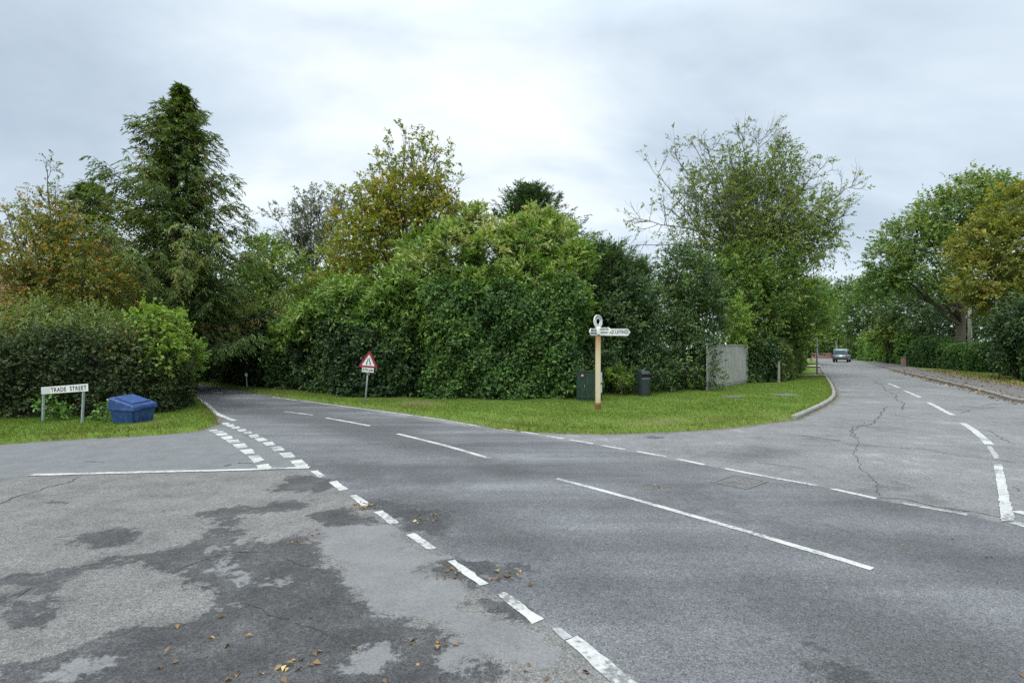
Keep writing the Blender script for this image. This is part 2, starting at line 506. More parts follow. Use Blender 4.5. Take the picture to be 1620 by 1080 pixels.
def asphalt_mat():
    m, t, p, o = new_mat('asphalt')
    L = t.links.new
    geo = N(t, 'ShaderNodeNewGeometry')
    pos = geo.outputs['Position']

    def noise(scale, detail=5.0, rough=.6, vec=None, dist=0.0):
        n = N(t, 'ShaderNodeTexNoise', inputs={'Scale': scale, 'Detail': detail, 'Roughness': rough, 'Distortion': dist})
        L(vec or pos, n.inputs['Vector'])
        return n.outputs['Fac']

    def attr(nm): return N(t, 'ShaderNodeAttribute', attribute_name=nm).outputs['Fac']

    rag1 = math_node(t, 'MULTIPLY', math_node(t, 'SUBTRACT', noise(2.2, 7, .68), .5), 1.15)
    rag2 = math_node(t, 'MULTIPLY', math_node(t, 'SUBTRACT', noise(13.0, 7, .78), .5), .62)
    rag3 = math_node(t, 'MULTIPLY', math_node(t, 'SUBTRACT', noise(5.2, 6, .72, None, .6), .5), .85)
    rag = math_node(t, 'ADD', math_node(t, 'ADD', rag1, rag2), rag3)

    def mask(nm, amt, soft, bias=0.0):
        s = math_node(t, 'ADD', attr(nm), math_node(t, 'MULTIPLY', rag, amt))
        n = N(t, 'ShaderNodeMapRange', interpolation_type='SMOOTHSTEP', inputs={1: -soft + bias, 2: soft + bias, 3: 0.0, 4: 1.0})
        L(s, n.inputs[0])
        return n.outputs[0]

    m_coarse = mask('coarse', .10, .03)
    m_smooth = mask('smooth', .06, .03)
    m_lane = mask('lane', .10, .04)
    m_dark = mask('dark', .72, .03)
    m_light = mask('light', .45, .03)
    m_streak = mask('streak', 1.3, .42)

    # rolled-in tyre bands and weathering, stretched along the road
    mpn = N(t, 'ShaderNodeMapping'); mpn.inputs['Rotation'].default_value = (0, 0, R(-48)); mpn.inputs['Scale'].default_value = (.16, 1.15, 1)
    L(pos, mpn.inputs[0])
    band = noise(1.0, 5, .6, mpn.outputs[0], .3)
    blot = noise(.55, 6, .62)
    blot2 = noise(2.6, 7, .7)
    fine = noise(26, 6, .75)

    main = ramp(t, [(0.36, 0.076, 0.077, 0.0789), (0.5, 0.1197, 0.1211, 0.1235), (0.63, 0.1748, 0.1762, 0.1786)])
    L(math_node(t, 'ADD', math_node(t, 'MULTIPLY', band, .6), math_node(t, 'MULTIPLY', blot, .4)), main.inputs[0])
    coarse = ramp(t, [(0.34, 0.0809, 0.0781, 0.0735), (0.46, 0.136, 0.1314, 0.1231), (0.66, 0.1911, 0.1846, 0.1727)])
    L(math_node(t, 'ADD', math_node(t, 'MULTIPLY', blot2, .6), math_node(t, 'MULTIPLY', blot, .4)), coarse.inputs[0])
    smooth = ramp(t, [(0.35, 0.1334, 0.1352, 0.1352), (0.65, 0.1702, 0.172, 0.1711)])
    L(blot2, smooth.inputs[0])
    lane_c = ramp(t, [(0.33, 0.0866, 0.0856, 0.0838), (0.45, 0.1514, 0.1504, 0.1468), (0.57, 0.1841, 0.1823, 0.1778), (0.68, 0.2826, 0.2798, 0.2717)])
    L(math_node(t, 'ADD', math_node(t, 'MULTIPLY', blot2, .45), math_node(t, 'MULTIPLY', blot, .55)), lane_c.inputs[0])
    dark_c = ramp(t, [(0.33, 0.0267, 0.0267, 0.0276), (0.5, 0.0466, 0.0466, 0.0476), (0.66, 0.0913, 0.0904, 0.0895)])
    L(math_node(t, 'ADD', math_node(t, 'MULTIPLY', blot2, .7), math_node(t, 'MULTIPLY', fine, .3)), dark_c.inputs[0])
    light_c = ramp(t, [(0.3, 0.1446, 0.1446, 0.1427), (0.7, 0.1912, 0.1903, 0.1866)])
    L(blot2, light_c.inputs[0])

    c = mix_col(t, m_lane, main.outputs[0], lane_c.outputs[0])
    c = mix_col(t, math_node(t, 'MULTIPLY', m_streak, .68), c, (.064, .0645, .066))
    c = mix_col(t, m_smooth, c, smooth.outputs[0])
    c = mix_col(t, m_coarse, c, coarse.outputs[0])
    dk = math_node(t, 'MULTIPLY', m_dark, .88)
    c = mix_col(t, dk, c, dark_c.outputs[0])
    c = mix_col(t, m_light, c, light_c.outputs[0])
    dirt = ramp(t, [(.3, .085, .070, .050), (.7, .175, .150, .112)])
    L(fine, dirt.inputs[0])
    c = mix_col(t, math_node(t, 'MULTIPLY', mask('dirt', .55, .10, -.13), .85), c, dirt.outputs[0])

    # stone chippings
    vor = N(t, 'ShaderNodeTexVoronoi', inputs={'Scale': 150.0})
    vor2 = N(t, 'ShaderNodeTexVoronoi', inputs={'Scale': 62.0})
    L(pos, vor2.inputs['Vector'])
    sp2 = N(t, 'ShaderNodeSeparateColor'); L(vor2.outputs['Color'], sp2.inputs[0])
    L(pos, vor.inputs['Vector'])
    sp = N(t, 'ShaderNodeSeparateColor'); L(vor.outputs['Color'], sp.inputs[0])
    grit = N(t, 'ShaderNodeMapRange', inputs={1: 0.0, 2: 1.0, 3: .42, 4: 1.58}); L(math_node(t, 'ADD', math_node(t, 'MULTIPLY', sp.outputs[0], .72), math_node(t, 'MULTIPLY', sp2.outputs[0], .28)), grit.inputs[0])
    spark = math_node(t, 'MULTIPLY', math_node(t, 'GREATER_THAN', sp.outputs[1], .93), .55)
    g = math_node(t, 'ADD', grit.outputs[0], spark)
    finem = N(t, 'ShaderNodeMapRange', inputs={1: .3, 2: .7, 3: .84, 4: 1.16}); L(fine, finem.inputs[0])
    g = math_node(t, 'MULTIPLY', g, finem.outputs[0])
    # the smoother repairs show less stone
    calm = math_node(t, 'MAXIMUM', m_light, m_smooth)
    g = N2 = mix_scalar(t, math_node(t, 'MULTIPLY', calm, .65), g, 1.0)
    vmul = N(t, 'ShaderNodeVectorMath', operation='SCALE'); L(c, vmul.inputs[0]); L(g, vmul.inputs['Scale'])
    L(vmul.outputs[0], p.inputs['Base Color'])
    rr = N(t, 'ShaderNodeMapRange', inputs={1: 0.0, 2: 1.0, 3: .80, 4: .60}); L(m_dark, rr.inputs[0])
    L(rr.outputs[0], p.inputs['Roughness'])
    p.inputs['Specular IOR Level'].default_value = .24
    hgt = math_node(t, 'ADD', vor.outputs['Distance'], math_node(t, 'MULTIPLY', fine, .6))
    b = N(t, 'ShaderNodeBump', inputs={'Strength': .55, 'Distance': .006})
    L(hgt, b.inputs['Height'])
    L(b.outputs[0], p.inputs['Normal'])
    return m


def mix_scalar(t, fac, a, b):
    n = t.nodes.new('ShaderNodeMix'); n.data_type = 'FLOAT'
    for s, v in ((n.inputs[0], fac), (n.inputs[2], a), (n.inputs[3], b)):
        if isinstance(v, (int, float)): s.default_value = v
        else: t.links.new(v, s)
    return n.outputs[0]


xs = np.concatenate([np.arange(-70, -16, 3.0), np.arange(-16, 20, .1), np.arange(20, 150, 3.0)])
ys = np.concatenate([np.arange(-20, -3, 1.0), np.arange(-3, 19, .1), np.arange(19, 40, .7), np.arange(40, 160, 3.0)])
X, Y = np.meshgrid(xs, ys)
hx, hy = X.ravel(), Y.ravel()
at = {}
at['coarse'] = sdf(hx, hy, side_coarse)
at['smooth'] = sdf(hx, hy, side_smooth)
at['lane'] = sdf(hx, hy, lane)
for nm, ps in (('dark', darks), ('light', lights), ('streak', streaks)):
    v = np.full(hx.shape, -9.0)
    for q in ps:
        v = np.maximum(v, sdf(hx, hy, q))
    at[nm] = v
isl_road = [G(*q) for q in ((315, 608), (340, 611), (400, 620.5), (460, 630.5), (560, 643), (640, 653), (720, 665.5), (790, 678), (850, 684), (950, 686.5), (1050, 683.5), (1130, 679), (1200, 671), (1258, 664))]
isl_kerb = [G(*q) for q in ((1258, 664), (1280, 654), (1300, 644.5), (1314, 636), (1321, 629), (1321, 621), (1317, 611), (1310, 599.5), (1303, 588), (1297, 578), (1292, 572))]
island = [(-26, 29), (-19.5, 26.8)] + isl_road + isl_kerb[1:] + [(60, 108), (62, 190), (-90, 190), (-90, 45)]
left_road = [G(*q) for q in ((300, 613), (304, 620), (308, 628), (322, 640), (336, 655), (343, 664), (341, 671.5), (312, 682), (255, 687.5), (150, 693), (60, 698), (0, 703))]
left_land = [(-90, 36), (-28, 27.5), (-19, 25.2)] + left_road + [(-14, 7.2), (-25, 2.4), (-60, -9), (-90, -15)]
right_kerb = [(66, 104), G(1348, 568.5), G(1370, 573), G(1392, 579.5), G(1416, 586), G(1450, 595), G(1486, 604), G(1520, 612), G(1545, 618), G(1566, 624), G(1600, 634), G(1620, 638), (16.3, 14.4), (18.0, 12.6), (22, 11.3), (40, 8.5), (90, 2)]
right_land = right_kerb + [(160, 2), (160, 190), (68, 190)]
at['dirt'] = np.maximum(np.maximum(sdf(hx, hy, island), sdf(hx, hy, left_land)), sdf(hx, hy, right_land) - .05)
nx, ny = len(xs), len(ys)
I = np.arange(nx * ny).reshape(ny, nx)
quads = np.stack([I[:-1, :-1], I[:-1, 1:], I[1:, 1:], I[1:, :-1]], -1).reshape(-1, 4)
road_z = .010 * np.sin(hx * .9 + 1.0) * np.sin(hy * .7) * 0.3
ASPHALT = asphalt_mat()
road = link_mesh('road', raw_mesh('road', np.stack([hx, hy, hx * 0], -1), quads, attrs=at), ASPHALT)
tag(road, kind='structure')

# far ground to the horizon
gm, gt, gp, go = new_mat('far_field')
gn = N(gt, 'ShaderNodeTexNoise', inputs={'Scale': .05, 'Detail': 8.0})
gg = N(gt, 'ShaderNodeNewGeometry'); gt.links.new(gg.outputs['Position'], gn.inputs['Vector'])
gr = ramp(gt, [(.3, .05, .09, .02), (.7, .12, .16, .04)]); gt.links.new(gn.outputs['Fac'], gr.inputs[0])
gt.links.new(gr.outputs[0], gp.inputs['Base Color']); gp.inputs['Roughness'].default_value = .9
S = 3500
ground = link_mesh('ground', raw_mesh('ground', [(-S, -S, -.06), (S, -S, -.06), (S, S, -.06), (-S, S, -.06)], polys=[(0, 1, 2, 3)]), gm)
tag(ground, kind='structure')

# cracks: jagged strips of the dark open joint
CRACK = mat('open_crack', (.045, .043, .041), .95, var=.3, scale=20)
rng = np.random.default_rng(5)


def densify(pts, step, close=False):
    out = []
    pts = [np.asarray(p, float) for p in pts]
    if close: pts = pts + [pts[0]]
    for a, b in zip(pts[:-1], pts[1:]):
        k = max(1, int(np.linalg.norm(b - a) / step))
        for i in range(k):
            out.append(a + (b - a) * i / k)
    if not close: out.append(pts[-1])
    return np.array(out)


def strip(pts, w, jit, z, step=.12, wj=.5, mb=None):
    p = densify(pts, step)
    d = np.gradient(p, axis=0)
    d /= np.linalg.norm(d, axis=1)[:, None] + 1e-9
    nrm = np.stack([-d[:, 1], d[:, 0]], -1)
    k = len(p)
    wob = np.cumsum(rng.normal(0, jit, k)); wob -= np.linspace(wob[0], wob[-1], k)
    p = p + nrm * wob[:, None]
    ww = w * (1 + wj * rng.uniform(-1, 1, (k, 2))) / 2
    a = p + nrm * ww[:, :1]; b = p - nrm * ww[:, 1:]
    vs = [(x, y, z) for x, y in a] + [(x, y, z) for x, y in b]
    fs = [(k + i, k + i + 1, i + 1, i) for i in range(k - 1)]
    mb.add(vs, fs)


cr = MB()
def c4(pts): return [G(1240 + x * .2346, 470 + y * .2346) for x, y in pts]
for line, w in (
    (c3([(930, 45), (900, 60), (905, 110), (920, 140), (945, 210), (965, 270), (980, 335)]), .013),
    (c3([(560, 85), (700, 102), (830, 118)]), .020), (c3([(830, 130), (1020, 143), (1150, 150)]), .020), (c3([(1150, 150), (1300, 180), (1560, 208)]), .022),
    (c3([(980, 342), (1080, 352), (1200, 380), (1330, 396), (1465, 422)]), .022), (c3([(500, 205), (590, 215), (690, 230)]), .02),
    (c1([(0, 275), (110, 232), (250, 190), (365, 152)]), .022), (c1([(770, 590), (900, 535), (1000, 500), (1080, 485), (1160, 490)]), .012),
    (c1([(830, 630), (930, 660), (1000, 680)]), .010), (c1([(1080, 722), (1120, 740), (1300, 790)]), .010), (c1([(1330, 810), (1440, 850), (1560, 900)]), .010), (c1([(1290, 520), (1390, 555)]), .010), (c1([(1420, 565), (1535, 600)]), .010),
    (c1([(0, 715), (60, 700), (140, 655)]), .011),
    (c4([(590, 560), (650, 600), (700, 650), (770, 710), (800, 760)]), .03), (c4([(690, 740), (640, 800), (530, 860), (480, 880), (510, 950)]), .03),
    (c4([(750, 790), (860, 815), (1010, 825), (1180, 835)]), .025), (c4([(1330, 735), (1440, 720), (1560, 725)]), .03), (c4([(330, 722), (420, 727)]), .05), (c4([(80, 930), (240, 950), (380, 965)]), .028),
    (c4([(1180, 780), (1280, 760), (1420, 742)]), .03), (c4([(1380, 900), (1450, 930), (1560, 990)]), .022),
    (c1([(380, 84), (420, 86), (470, 90)]), .02), (c1([(1070, 90), (1140, 95)]), .035), (c1([(1010, 105), (1040, 98)]), .05),
):
    strip(line, w * .62, .014, .0035, step=.045, wj=.75, mb=cr)
tag(cr.build('crack', CRACK, road), kind='structure')

# ------------------------------------------------------------------ painted markings
def paint_mat():
    m, t, p, o = new_mat('worn_road_paint')
    geo = N(t, 'ShaderNodeNewGeometry')
    n = N(t, 'ShaderNodeTexNoise', inputs={'Scale': 22.0, 'Detail': 8.0, 'Roughness': .75})
    n2 = N(t, 'ShaderNodeTexNoise', inputs={'Scale': 2.3, 'Detail': 4.0})
    for q in (n, n2): t.links.new(geo.outputs['Position'], q.inputs['Vector'])
    s = math_node(t, 'ADD', math_node(t, 'MULTIPLY', n.outputs['Fac'], .6), math_node(t, 'MULTIPLY', n2.outputs['Fac'], .4))
    r = ramp(t, [(.415, .15, .15, .145), (.475, .37, .37, .35), (.6, .52, .515, .48)])
    t.links.new(s, r.inputs[0]); t.links.new(r.outputs[0], p.inputs['Base Color'])
    p.inputs['Roughness'].default_value = .6
    b = N(t, 'ShaderNodeBump', inputs={'Strength': .3, 'Distance': .004}); t.links.new(n.outputs['Fac'], b.inputs['Height']); t.links.new(b.outputs[0], p.inputs['Normal'])
    return m


PAINT = paint_mat()
FADED = mat('faded_road_paint', (.30, .30, .295), .7, var=.35, scale=14)


def quad_sheet(mb, q, z):
    """four-sided painted mark with a slightly ragged outline"""
    p = densify(q, .07, close=True) + 0
    p = p + rng.normal(0, .0045, p.shape)
    mb.add([(x, y, z) for x, y in p], [tuple(range(len(p)))])


def ccw(q):
    a = sum(q[i][0] * q[(i + 1) % len(q)][1] - q[(i + 1) % len(q)][0] * q[i][1] for i in range(len(q)))
    return q if a > 0 else q[::-1]


cl_ = MB()
for line, w in (([(450, 651), (472, 653.5), (495, 656.5)], .09), ([(516, 661), (550, 667), (585, 673.5)], .09), ([(629, 686), (700, 703), (775, 725)], .095),
                ([(881, 757), (1000, 788), (1110, 820), (1250, 861), (1380, 900)], .085)):
    strip([G(*q) for q in line], w, .004, .0042, step=.2, wj=.08, mb=cl_)
tag(cl_.build('centre_line_marking', PAINT, road), kind='structure')
el = MB()
for line, w in (
    ([(430, 628), (500, 637), (600, 650), (680, 661), (757, 674)], .085), ([(310, 628), (325, 638), (345, 655), (371, 665.5)], .12),
    ([(340, 621.5), (352, 621.2)], .2),
    ([(792, 678), (816, 681.5)], .09), ([(824, 682.6), (853, 687.2)], .09), ([(863, 689.3), (893, 694)], .09), ([(902, 695.7), (939, 702)], .09), ([(952, 704.5), (989, 711)], .09),
    ([(1008, 714), (1054, 722.5)], .09), ([(1070, 725.6), (1115, 735)], .09), ([(1147, 741), (1207, 752.6), (1293, 768)], .085), ([(1316, 773), (1386, 788.5)], .085), ([(1427, 795.5), (1478, 805), (1530, 814)], .085),
):
    strip([G(*q) for q in line], w, .004, .0042, step=.2, wj=.12, mb=el)
tag(el.build('edge_line_marking', PAINT, road), kind='structure')
gw = MB()
for q in ([(238, 138), (290, 135), (305, 150), (255, 153)], [(270, 152), (325, 147), (342, 161), (287, 167)], [(308, 170), (370, 163), (385, 180), (330, 187)],
          [(348, 188), (415, 180), (435, 196), (375, 203)], [(395, 208), (460, 201), (476, 216), (415, 223)], [(442, 229), (510, 223), (532, 242), (466, 251)],
          [(487, 255), (560, 248), (590, 270), (518, 277)], [(548, 285), (622, 278), (650, 303), (580, 311)], [(603, 320), (685, 312), (718, 345), (637, 352)],
          [(673, 367), (765, 358), (800, 395), (712, 402)], [(755, 425), (845, 412), (905, 470), (815, 482)],
          [(135, 194), (205, 186), (212, 194), (160, 201)], [(162, 204), (245, 197), (262, 207), (182, 213)], [(187, 217), (275, 211), (292, 228), (215, 235)],
          [(230, 242), (310, 235), (332, 257), (260, 264)], [(272, 268), (365, 262), (385, 286), (300, 292)], [(318, 300), (415, 290), (440, 322), (358, 330)],
          [(377, 342), (470, 333), (497, 367), (415, 374)], [(438, 387), (525, 380), (562, 418), (485, 442)], [(497, 460), (590, 444), (632, 486), (525, 489)]):
    quad_sheet(gw, ccw([G(300 + x * .2099, 640 + y * .2099) for x, y in q]), .0042)
for q in ([(238, 118), (268, 115), (303, 142), (272, 146)], [(312, 163), (345, 157), (392, 193), (358, 200)], [(400, 220), (430, 216), (492, 258), (455, 265)],
          [(500, 287), (535, 281), (606, 331), (568, 340)], [(634, 380), (668, 374), (760, 437), (722, 444)], [(803, 491), (836, 485), (975, 582), (938, 593)],
          [(1008, 632), (1042, 618), (1200, 728), (1158, 748)]):
    quad_sheet(gw, ccw(c2(q)), .0042)
quad_sheet(gw, ccw([G(*q) for q in ((892, 1012), (914, 1006), (1075, 1130), (1035, 1140))]), .0042)
tag(gw.build('give_way_marking', PAINT, road), kind='structure')
sl = MB()
strip([G(*q) for q in ((48, 751.5), (150, 749), (250, 746.5), (330, 744.5), (405, 742.5), (490, 739.5))], .115, .004, .008, step=.25, wj=.15, mb=sl)
tag(sl.build('side_road_line_marking', PAINT, road), kind='structure')
lm = MB()
for line, w in (([(1405.4, 606.2), (1423.5, 613.6)], .13), ([(1430, 617.3), (1455.8, 628.6)], .13), ([(1468.7, 636.6), (1507.4, 656.5)], .13), ([(1522, 669), (1540, 680), (1556, 693.5), (1566, 703.5)], .13),
                ([(1606, 808), (1650, 821)], .13), ([(1598, 825), (1650, 839)], .13)):
    strip([G(*q) for q in line], w, .003, .0042, step=.2, wj=.08, mb=lm)
quad_sheet(lm, ccw([G(*q) for q in ((1572, 734.6), (1585, 734.6), (1593, 770), (1606, 824), (1584, 826), (1579, 780))]), .008)
tag(lm.build('lane_line_marking', PAINT, road), kind='structure')
fm = MB()
quad_sheet(fm, ccw([G(*q) for q in ((1561, 705.5), (1568, 705.5), (1582, 724), (1573, 726))]), .0042)
quad_sheet(fm, ccw(c2([(1235, 770), (1272, 766), (1325, 806), (1292, 822)])), .0042)
tag(fm.build('faded_marking', FADED, road), kind='structure')

# ------------------------------------------------------------------ verges
def soil_grass_mat():
    m, t, p, o = new_mat('mown_turf')
    geo = N(t, 'ShaderNodeNewGeometry')
    n = N(t, 'ShaderNodeTexNoise', inputs={'Scale': 1.1, 'Detail': 8.0, 'Roughness': .65})
    n2 = N(t, 'ShaderNodeTexNoise', inputs={'Scale': 45.0, 'Detail': 4.0})
    for q in (n, n2): t.links.new(geo.outputs['Position'], q.inputs['Vector'])
    r = ramp(t, [(.3, .068, .125, .017), (.52, .125, .195, .026), (.7, .175, .18, .055)])
    t.links.new(math_node(t, 'ADD', math_node(t, 'MULTIPLY', n.outputs['Fac'], .6), math_node(t, 'MULTIPLY', n2.outputs['Fac'], .4)), r.inputs[0])
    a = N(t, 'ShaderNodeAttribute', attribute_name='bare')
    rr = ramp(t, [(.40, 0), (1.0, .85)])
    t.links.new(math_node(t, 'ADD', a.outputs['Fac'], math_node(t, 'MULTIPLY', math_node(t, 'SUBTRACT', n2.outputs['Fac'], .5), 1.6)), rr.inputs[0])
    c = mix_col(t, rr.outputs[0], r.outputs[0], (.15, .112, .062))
    t.links.new(c, p.inputs['Base Color']); p.inputs['Roughness'].default_value = .95
    p.inputs['Specular IOR Level'].default_value = .2
    b = N(t, 'ShaderNodeBump', inputs={'Strength': .8, 'Distance': .03}); t.links.new(n2.outputs['Fac'], b.inputs['Height']); t.links.new(b.outputs[0], p.inputs['Normal'])
    return m


TURF = soil_grass_mat()


def verge(name, outline, near_y, top=VZ, mat_=TURF, step=.35, bare=(), ramp_w=.16):
    o = np.asarray(outline, float)
    ol = []
    for a, b in zip(o, np.roll(o, -1, 0)):
        near = min(a[1], b[1]) < near_y and max(abs(a[0]), abs(b[0])) < 45
        k = max(1, int(np.linalg.norm(b - a) / (.3 if near else 12)))
        for i in range(k): ol.append(a + (b - a) * i / k)
    ol = np.array(ol)
    lo, hi = o.min(0), o.max(0)
    pts = []
    gx, gy = np.meshgrid(np.arange(max(lo[0], -30), min(hi[0], 40), step), np.arange(lo[1], min(hi[1], near_y), step))
    pts.append(np.stack([gx.ravel(), gy.ravel()], -1))
    gx, gy = np.meshgrid(np.arange(lo[0], hi[0], 9.0), np.arange(lo[1], hi[1], 9.0))
    pts.append(np.stack([gx.ravel(), gy.ravel()], -1))
    pts = np.concatenate(pts)
    pts = pts + rng.uniform(-.3, .3, pts.shape) * step
    s = sdf(pts[:, 0], pts[:, 1], o)
    pts = pts[s > .14]
    allp = [Vector(p) for p in ol] + [Vector(p) for p in pts]
    n = len(ol)
    r = delaunay_2d_cdt(allp, [], [list(range(n))], 1, 1e-5)
    vs = np.array([(v.x, v.y) for v in r[0]])
    d = sdf(vs[:, 0], vs[:, 1], o)
    z = top * np.clip(np.abs(d) / ramp_w, 0, 1) ** .7
    z = z + np.where(np.abs(d) > .3, .012 * np.sin(vs[:, 0] * 2.1) * np.cos(vs[:, 1] * 1.7 + vs[:, 0]), 0)
    z = np.where(np.abs(d) < .01, -.01, z)
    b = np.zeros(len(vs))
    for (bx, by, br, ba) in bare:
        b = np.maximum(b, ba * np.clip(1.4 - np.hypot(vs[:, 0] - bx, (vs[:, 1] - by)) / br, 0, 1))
    me = raw_mesh(name, np.column_stack([vs, z]), polys=[tuple(f) for f in r[2]], attrs={'bare': b})
    ob = link_mesh(name, me, mat_, smooth=True)
    return tag(ob, kind='structure')


bare = [(*G(1050, 672), .8, .75), (*G(1000, 676), .7, .6), (*G(900, 672), .9, .45), (*G(660, 642), .9, 1.0), (*G(1120, 668), .8, .5), (*G(1225, 662), .6, .7), (*G(800, 668), .8, .45), (*G(470, 620), 1.4, .7), (*G(520, 623), 1.0, .7), (*G(575, 628), .8, .7), (*G(625, 632), .7, .8), (*G(430, 614), 1.4, .7)]  # worn turf; hedge-foot spots brown it for leaf litter and painted-in hedgerow shade
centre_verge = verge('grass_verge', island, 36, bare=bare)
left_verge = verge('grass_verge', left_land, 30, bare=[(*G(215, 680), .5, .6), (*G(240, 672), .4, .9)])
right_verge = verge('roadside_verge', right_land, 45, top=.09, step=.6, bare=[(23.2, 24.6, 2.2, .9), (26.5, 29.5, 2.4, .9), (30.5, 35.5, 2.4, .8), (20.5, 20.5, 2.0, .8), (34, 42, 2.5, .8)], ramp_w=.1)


def offset(path, d):
    p = np.asarray(path, float)
    t = np.gradient(p, axis=0); t /= np.linalg.norm(t, axis=1)[:, None]
    return p + np.stack([-t[:, 1], t[:, 0]], -1) * d


# footway on the right, behind the kerb
pv = MB()
foot = densify(right_kerb[2:-1], 1.0)
a_, b_ = offset(foot, .14), offset(foot, 2.0)
k = len(foot)
pv.add([(x, y, .118) for x, y in a_] + [(x, y, .118) for x, y in b_], [(i, i + 1, k + i + 1, k + i) for i in range(k - 1)])
PAVE = mat('footway_asphalt', (.105, .100, .095), .85, var=.35, scale=2.5, dirt=(.16, .12, .08), dirt_amt=.35, bump=.4, bscale=60)
tag(pv.build('pavement', PAVE), kind='structure')


def kerb(name, path, side, w=.115, z1=.10, stone=.9):
    mb = MB()
    p = densify(path, .12)
    seg = np.linalg.norm(np.diff(p, axis=0), axis=1); s = np.concatenate([[0], np.cumsum(seg)])
    total = s[-1]
    x = 0.0
    def at_(q): return np.array([np.interp(q, s, p[:, 0]), np.interp(q, s, p[:, 1])])
    while x < total - .1:
        e = min(x + stone, total)
        ks = np.linspace(x + .004, e - .004, 4)
        pp = np.array([at_(q) for q in ks])
        inn = offset(pp, side * w)
        bev = offset(pp, side * .022)
        base = len(mb.v)
        hz = z1 + rng.uniform(-.004, .004)
        prof = []
        for i in range(4):
            prof.append([(pp[i][0], pp[i][1], -.02), (pp[i][0], pp[i][1], hz - .03), (bev[i][0], bev[i][1], hz), (inn[i][0], inn[i][1], hz), (inn[i][0], inn[i][1], -.02)])
        vs = [q for r_ in prof for q in r_]
        fs = []
        for i in range(3):
            for j in range(4):
                q = (i * 5 + j, (i + 1) * 5 + j, (i + 1) * 5 + j + 1, i * 5 + j + 1)
                fs.append(q if side < 0 else q[::-1])
        fs += [(0, 1, 2, 3, 4), (19, 18, 17, 16, 15)]
        mb.add(vs, fs)
        x = e
    return tag(mb.build(name, CONCRETE), kind='structure')


kerb('kerb', [tuple(q) for q in offset(isl_kerb, -.02)], 1)
kerb('kerb', right_kerb[2:-1], 1, z1=.12)

# gravel driveways crossing the far verge
GRAVEL = mat('driveway_gravel', (.40, .34, .25), .95, var=.2, scale=12, bump=.4)
for (ya, yb, xa, xb) in ((577.5, 579.5, 1268, 1298), (592.0, 593.3, 1252, 1307)):
    q = [G(xa, yb, .1), G(xb, yb, .1), G(xb - 2, ya, .1), G(xa, ya, .1)]
    tag(MB().add([(x, y, .106) for x, y in q], [(0, 1, 2, 3)]).build('driveway', GRAVEL), kind='structure')

# ------------------------------------------------------------------ foliage
def unit(v):
    return v / (np.linalg.norm(v, axis=-1, keepdims=True) + 1e-9)


UP = np.array([0, 0, 1.0])


class Leaves:
    def __init__(s): s.c = []

    def add(s, P, D, Nn, L, Wd, T):
        P = P.reshape(-1, 3); D = D.reshape(-1, 3); Nn = Nn.reshape(-1, 3)
        n = len(P)
        s.c.append((P, D, Nn, np.broadcast_to(L, (n,)), np.broadcast_to(Wd, (n,)), np.broadcast_to(T, (n,))))

    def build(s, name, m, parent=None, fold=.25, curl=.12):
        P, D, Nn, L, Wd, T = [np.concatenate([q[i] for q in s.c]) for i in range(6)]
        D = unit(D); Sd = unit(np.cross(D, Nn)); N2 = np.cross(Sd, D)
        L = L[:, None]; Wd = Wd[:, None]
        mid = P + D * L * .42
        v = np.stack([P, mid + Sd * Wd * .5 + N2 * Wd * fold, P + D * L - N2 * L * curl, mid - Sd * Wd * .5 + N2 * Wd * fold], 1).reshape(-1, 3)
        n = len(P)
        b = np.arange(n)[:, None] * 4
        f = np.concatenate([b + [0, 1, 2], b + [0, 2, 3]], 1).reshape(-1, 3)
        me = raw_mesh(name, v, f, attrs={'tint': np.repeat(np.clip(T, 0, 1), 4)})
        return link_mesh(name, me, m, parent)


def sprays(lv, rg, P, D, L, M, ll, lw, spread=.7, droop=.1, flat=.5, tint=.5, tvar=.13, out=None, upn=.7):
    """twigs with leaves down both sides: P,D (n,3); L (n,)"""
    n = len(P)
    D = unit(D)
    t = np.linspace(.12, 1, M)[None, :] + rg.uniform(-.06, .06, (n, M))
    pos = P[:, None] + D[:, None] * (L[:, None] * t)[..., None] - UP * (droop * L[:, None] * t ** 2)[..., None]
    Sd = unit(np.cross(D, UP + 1e-3)); U = np.cross(Sd, D)
    phi = np.where(np.arange(M) % 2 == 0, 0, np.pi)[None, :] + rg.normal(0, .4 + 1.2 * (1 - flat), (n, M))
    A = np.cos(phi)[..., None] * Sd[:, None] + np.sin(phi)[..., None] * U[:, None]
    d = D[:, None] * (1 - spread + .35 * t[..., None]) + A * spread - UP * droop * .6 + rg.normal(0, .15, (n, M, 3))
    nn = UP * upn + rg.normal(0, .38, (n, M, 3))
    if out is not None: nn = nn + out[:, None] * .55
    s = rg.uniform(.55, 1.45, (n, M))
    tt = np.broadcast_to(np.asarray(tint).reshape(-1, 1), (n, M)) + rg.normal(0, tvar, (n, M))
    lv.add(pos, d, nn, (ll * s).ravel(), (lw * s).ravel(), tt.ravel())


